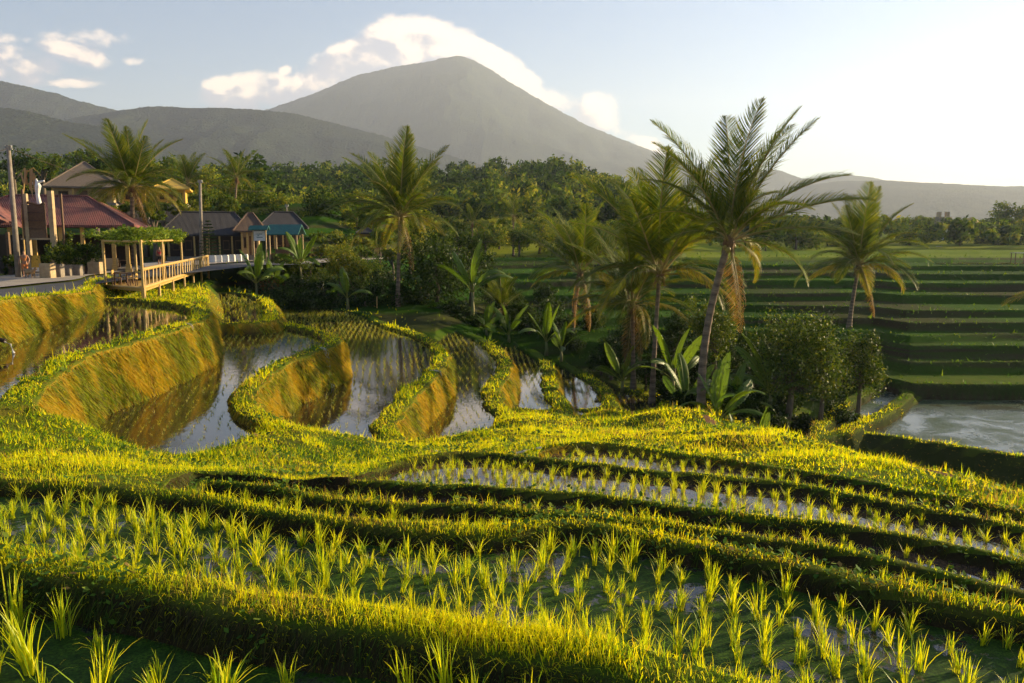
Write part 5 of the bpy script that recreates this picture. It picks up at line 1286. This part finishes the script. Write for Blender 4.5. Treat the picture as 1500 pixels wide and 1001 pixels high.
def person(p, z, rz, label, top, arms):
    j = [(0, 0, .92, (.15, .11)), (0, 0, 1.12, (.13, .10)), (0, 0, 1.36, (.17, .10)), (0, 0, 1.47, .06), (0, .01, 1.56, (.075, .09)), (0, 0, 1.68, (.07, .085)),
         (-.09, 0, .86, .095), (-.10, -.02, .48, .06), (-.10, .02, .09, .04), (-.10, -.13, .04, .035), (.09, 0, .86, .095), (.11, .03, .48, .06), (.11, .06, .09, .04), (.11, -.09, .04, .035)]
    e = [(0, 1), (1, 2), (2, 3), (3, 4), (4, 5), (0, 6), (6, 7), (7, 8), (8, 9), (0, 10), (10, 11), (11, 12), (12, 13)]
    for s, (el, ha) in zip((-1, 1), arms):
        n = len(j); j += [(s * .19, 0, 1.38, .055), (*el, .042), (*ha, .03), (ha[0], ha[1] - .03, ha[2] - .09, .026)]; e += [(2, n), (n, n + 1), (n + 1, n + 2), (n + 2, n + 3)]
    r = skin_body('person', j, e, m_skin); r.location = (*p, z); r.rotation_euler = (0, 0, rz); tag(r, label, 'person')
    skin_body('shirt', [(0, 0, .95, (.165, .125)), (0, 0, 1.12, (.15, .12)), (0, 0, 1.37, (.19, .12)), (-.2, 0, 1.36, .075), (.2, 0, 1.36, .075), (0, 0, 1.44, .08)], [(0, 1), (1, 2), (2, 3), (2, 4), (2, 5)], top, r)
    skin_body('trousers', [(0, 0, .93, (.165, .125)), (-.09, 0, .82, .11), (-.10, -.02, .5, .08), (.09, 0, .82, .11), (.11, .03, .5, .08)], [(0, 1), (1, 2), (0, 3), (3, 4)], m_hair if top is m_red else m_orange, r)
    skin_body('hair', [(0, .03, 1.62, (.08, .09)), (0, .02, 1.73, (.07, .08))], [(0, 1)], m_hair, r)
p = PD(37, 400, 52); person((p.x, p.y), hz(p.x, p.y) + .12, R(20), 'unclear standing figure built as a person in orange clothes beside the left pole', m_orange, (((-.28, -.02, 1.12), (-.30, -.10, .9)), ((.30, -.02, 1.12), (.26, -.14, .92))))
p = PD(234, 379, 74); person((p.x, p.y), hz(p.x, p.y) + .12, R(200), 'person in a red top on the road behind the pergola', m_red, (((-.28, 0, 1.13), (-.24, -.15, .95)), ((.28, 0, 1.13), (.24, -.15, .95))))
p = PD(43, 403, 50.5); z = hz(p.x, p.y) + .12
d = skin_body('dog', [(0, 0, .42, (.12, .13)), (.25, 0, .42, (.12, .14)), (.42, 0, .46, (.10, .12)), (.56, 0, .58, .07), (.66, 0, .62, (.065, .07)), (.80, 0, .57, .035), (-.22, 0, .44, .10), (-.40, 0, .56, .03), (-.48, 0, .66, .02),
     (.36, -.09, .30, .05), (.37, -.09, .16, .03), (.38, -.09, .03, .03), (.36, .09, .30, .05), (.37, .09, .16, .03), (.38, .09, .03, .03),
     (-.20, -.09, .32, .07), (-.14, -.09, .24, .04), (-.27, -.09, .15, .028), (-.23, -.09, .03, .03), (-.20, .09, .32, .07), (-.14, .09, .24, .04), (-.27, .09, .15, .028), (-.23, .09, .03, .03), (.64, -.05, .71, .022), (.64, .05, .71, .022)],
    [(0, 1), (1, 2), (2, 3), (3, 4), (4, 5), (0, 6), (6, 7), (7, 8), (2, 9), (9, 10), (10, 11), (2, 12), (12, 13), (13, 14), (6, 15), (15, 16), (16, 17), (17, 18), (6, 19), (19, 20), (20, 21), (21, 22), (4, 23), (4, 24)], m_clay)
d.location = (p.x, p.y, z); d.rotation_euler = (0, 0, R(-25)); tag(d, 'unclear tan shape built as a standing dog in front of the orange clothed figure', 'dog')

# --- bamboo deck with railing, pergola roof of vines
zd = PD(210, 424, 45.5).z
dk = empty('bamboo_deck', (*PD(210, 424, 45.5)[:2], zd), 0, 'long bamboo viewing deck with a slanting railing standing over the pond edge', 'deck')
O = loc(dk)
A0 = PD(210, 424, 45.5); A1 = PD(305, 392, 76); A1.z = zd; N0 = PD(155, 420, 48.5); N0.z = zd; B1 = PD(285, 392, 79); B1.z = zd
for nm, (a, b, c, e) in {'floor': (A0, A1, B1, N0)}.items():
    m = MB(); q = [v - O for v in (a, b, c, e)]; m.add([tuple(v) for v in q] + [(v.x, v.y, v.z - .14) for v in q], [(0, 1, 2, 3), (7, 6, 5, 4), (0, 4, 5, 1), (1, 5, 6, 2), (2, 6, 7, 3), (3, 7, 4, 0)]); m.build(nm, m_bamb, dk)
u = (A1 - A0); Ld = u.length
rl = MB(); rl.tube([A0 - O + Vector((0, 0, 1.12)), A1 - O + Vector((0, 0, 1.12))], .10, 8); rl.build('top_rail', m_bamb, dk)
rl = MB(); rl.tube([A0 - O + Vector((0, 0, .08)), A1 - O + Vector((0, 0, .08))], .12, 8); rl.build('bottom_rail', m_bamb, dk)
rs_ = random.Random(8)
for k in range(26):
    s = (k + .5) / 26; q = A0.lerp(A1, s) - O; dx = rs_.choice((-.25, .18, 0, .3, -.1)) * 1.2
    m = MB(); m.tube([q + Vector((0, 0, .12)), q + u.normalized() * dx + Vector((0, 0, 1.08))], .05, 6); m.build('baluster', m_bamb, dk)
rl = MB(); rl.tube([N0 - O + Vector((0, 0, .04)), A0 - O + Vector((0, 0, .04))], .06, 8); rl.build('front_beam', m_bamb, dk)
for s in (0, .16, .33, .5, .66, .83, 1.0):
    q = A0.lerp(A1, s); zz = hz(q.x, q.y) - .2; m = MB(); m.tube([q - O + Vector((0, 0, 1.2 if s > .55 else .1)), Vector((q.x, q.y, min(zz, zd - 1.0))) - O], .10 if s else .13, 8); m.build('support', m_bamb, dk)
for q in (N0, N0.lerp(B1, .5)):
    zz = hz(q.x, q.y) - .2; m = MB(); m.tube([q - O, Vector((q.x, q.y, min(zz, zd - .3))) - O], .10, 8); m.build('support', m_bamb, dk)
pg = empty('pergola', (*A0[:2], zd), 0, 'bamboo pergola roofed with leafy green vines over the deck', 'pergola'); O2 = loc(pg)
zt = PD(0, 354, 45.5).z
tops = []
for s in (0, .22, .48):
    q = A0.lerp(A1, s); m = MB(); m.tube([Vector((q.x, q.y, zd)) - O2, Vector((q.x, q.y, zt + .1)) - O2], .085, 8); m.build('post', m_bamb, pg); tops.append(Vector((q.x, q.y, zt)))
tops2 = []
for s in (0, .25, .55):
    q = N0.lerp(B1, s); m = MB(); m.tube([Vector((q.x, q.y, zd)) - O2, Vector((q.x, q.y, zt + .1)) - O2], .085, 8); m.build('post', m_bamb, pg); tops2.append(Vector((q.x, q.y, zt)))
for a, b in ((tops[0], tops[2]), (tops2[0], tops2[2]), (tops[0], tops2[0]), (tops[1], tops2[1]), (tops[2], tops2[2])):
    m = MB(); m.tube([a - O2, b - O2], .06, 6); m.build('beam', m_bamb, pg)
rs = np.random.default_rng(77); L = []
for k in range(46):
    s, v = rs.random() ** 1.0, rs.random(); a = tops[0].lerp(tops[2], s * 1.02 - .01); b = tops2[0].lerp(tops2[2], s); q = a.lerp(b, v * 1.1 - .05) - O2
    L.append((q.x, q.y, q.z + .15 + rs.random() * .3, .75, .9, .38))
V, C = crown_arrays(rs, L, 15000, .09, [(.09, .16, .02), (.16, .24, .025), (.24, .30, .03)], 260)
link('vine', np_mesh('vine', V, None, np.arange(len(V)).reshape(-1, 4), C), m_leaf, pg)
# table and chairs on the deck
def small_table(p, label):
    r = empty('table', p, 0, label, 'table'); m = MB(); m.box((0, 0, .74), (.9, .9, .05)); m.build('tabletop', m_wood, r)
    for sx in (-1, 1):
        for sy in (-1, 1): m = MB(); m.box((sx * .38, sy * .38, .36), (.06, .06, .71)); m.build('leg', m_wood, r)
def chair(p, rz, label):
    r = empty('chair', p, rz, label, 'chair', 'wooden chairs on the deck'); m = MB(); m.box((0, 0, .45), (.45, .45, .05)); m.build('seat', m_bamb, r)
    m = MB(); m.box((0, .21, .78), (.42, .04, .3)); m.box((-.18, .21, .62), (.04, .04, .5)); m.box((.18, .21, .62), (.04, .04, .5)); m.build('backrest', m_bamb, r)
    for sx in (-1, 1):
        for sy in (-1, 1): m = MB(); m.box((sx * .19, sy * .19, .21), (.05, .05, .43)); m.build('leg', m_wood, r)
def dp(px, D): q = PD(px, 400, D); return (q.x, q.y, zd + .01)
small_table(dp(181, 49.2), 'dark wooden table under the pergola')
chair(dp(170, 49.4), R(100), 'dark chair at the left of the deck table'); chair(dp(194, 48.6), R(-80), 'chair at the right of the deck table'); chair(dp(187, 51), R(5), 'pale chair behind the deck table')
# --- kerb barriers along the road edge
for i in range(6):
    px = 312 + i * 9.5; D = 82.5 + i * 1.1; q = PD(px, 388, D); z = hz(q.x, q.y); r = MB()
    m = MB(); m.box((0, 0, .38), (.62, .3, .76)); m.box((0, 0, .80), (.52, .36, .07)); o = m.build('kerb_block', m_white); o.location = (q.x, q.y, z); tag(o, 'whitewashed concrete block in the row along the road edge right of the deck', 'kerb block', 'white blocks along the road edge')
for i in range(4):
    px = 443 + i * 8.5; D = 88 + i * .8; q = PD(px, 380, D); z = hz(q.x, q.y); m = MB(); m.box((0, 0, .5), (.5, .12, .9)); m.box((-.28, 0, .55), (.1, .2, 1.1)); m.box((.28, 0, .55), (.1, .2, 1.1)); o = m.build('fence_panel', m_white); o.location = (q.x, q.y, z); tag(o, 'short white fence panel in the row among the shrubs below the kiosk', 'fence panel', 'white fence panels below the kiosk')
# --- little things around the ponds
m_spill = plain_mat('falling_water', (.62, .62, .60), (.35, .33, .28), 12, .2, .5, .02, stretch=(1, 1, .2), spec=.6)
def spill(px, py, zt_, w_, label, zb_, rng_=(-1.4, 2.4)):
    """thin strands that run down the face of the wall from its lip"""
    a = PZ(px, py, zt_); xs = a[0] + np.linspace(*rng_, 160); m = MB(); rs = random.Random(1)
    for k in range(4):
        yy_ = a[1] + (k - 1.5) * w_ / 4; g = Hs(xs, np.full(160, yy_)); on = np.argmax(g); pts = []; last = None
        for i in range(on, 160):
            zz = max(g[i], zb_); p_ = Vector((xs[i] + .03 + rs.uniform(0, .02), yy_ + rs.uniform(-.015, .015), zz + .02))
            if last is None or (last - p_).length > .12: pts.append(p_); last = p_
            if g[i] <= zb_ + .02: break
        if len(pts) > 2: m.tube(pts, .008, 4)
    o = m.build('spillway_water', m_spill); tag(o, label, 'falling water')
spill(484, 512, -5.2, .34, 'thin white stream falling down the moss wall into the third pond', -7.0)
spill(283, 476, -3.5, .2, 'thin stream falling down the wall corner into the second pond', -5.4)
spill(643, 545, -6.85, .3, 'short white stream falling into the fourth pond', -8.45)
def stick(a, b, za, zb, r, label, name='bamboo_stick', cat='stick', m_=None):
    a = PZ(a[0], a[1], za); b = PZ(b[0], b[1], zb); m = MB(); m.tube([(a[0], a[1], za), (b[0], b[1], zb)], r, 6); tag(m.build(name, m_ or m_white), label, cat)
def ongr(px, py, up):
    """height of the ground seen at a pixel"""
    d = np.array(ray(px, py)); k = np.linspace(3, 90, 4000); P_ = d[None] * k[:, None]; g = Hs(P_[:, 0], P_[:, 1]); i = np.argmax(P_[:, 2] < g); return float(P_[i, 2]) + up
stick((588, 650), (648, 663), ongr(588, 650, .12), ongr(648, 663, .12), .025, 'pale bamboo stick lying in the grass, the longer left one')
stick((757, 664), (792, 656), ongr(757, 664, .12), ongr(792, 656, .12), .025, 'pale bamboo stick lying in the grass, the shorter right one')
def post(px, D, h, label, r=.06):
    q = PD(px, 400, D); z = hz(q.x, q.y); m = MB(); m.tube([(0, 0, -.1), (.02, 0, h)], [r, r * .8], 7); o = m.build('wooden_stake', m_bamb); o.location = (q.x, q.y, z); tag(o, label, 'stake')
post(551, 76, 1.1, 'short wooden stake where the third and fourth pond bunds meet'); post(1322, 98, 1.5, 'thin pale stake on the dark terraces right of the lone palm', .05); post(697, 150, 1.8, 'reddish stake at the edge of the far field', .1)
b0 = PZ(2, 500, -3.3); m = MB(); m.tube([(b0[0] - 1.2, b0[1] + .2, -3.15), (b0[0] - .2, b0[1], -3.2), (b0[0] + .12, b0[1], -3.3)], .07, 10); o = m.build('drain_pipe', m_inner); tag(o, 'black drain pipe pouring water from the left retaining wall', 'pipe')
m = MB(); m.tube([(b0[0] + .1, b0[1], -3.32), (b0[0] + .28, b0[1], -3.4), (b0[0] + .36, b0[1], -3.69)], [.035, .03, .05], 7)
tag(m.build('spillway_water', m_spill), 'small white stream pouring from the black pipe into the upper pond', 'falling water')
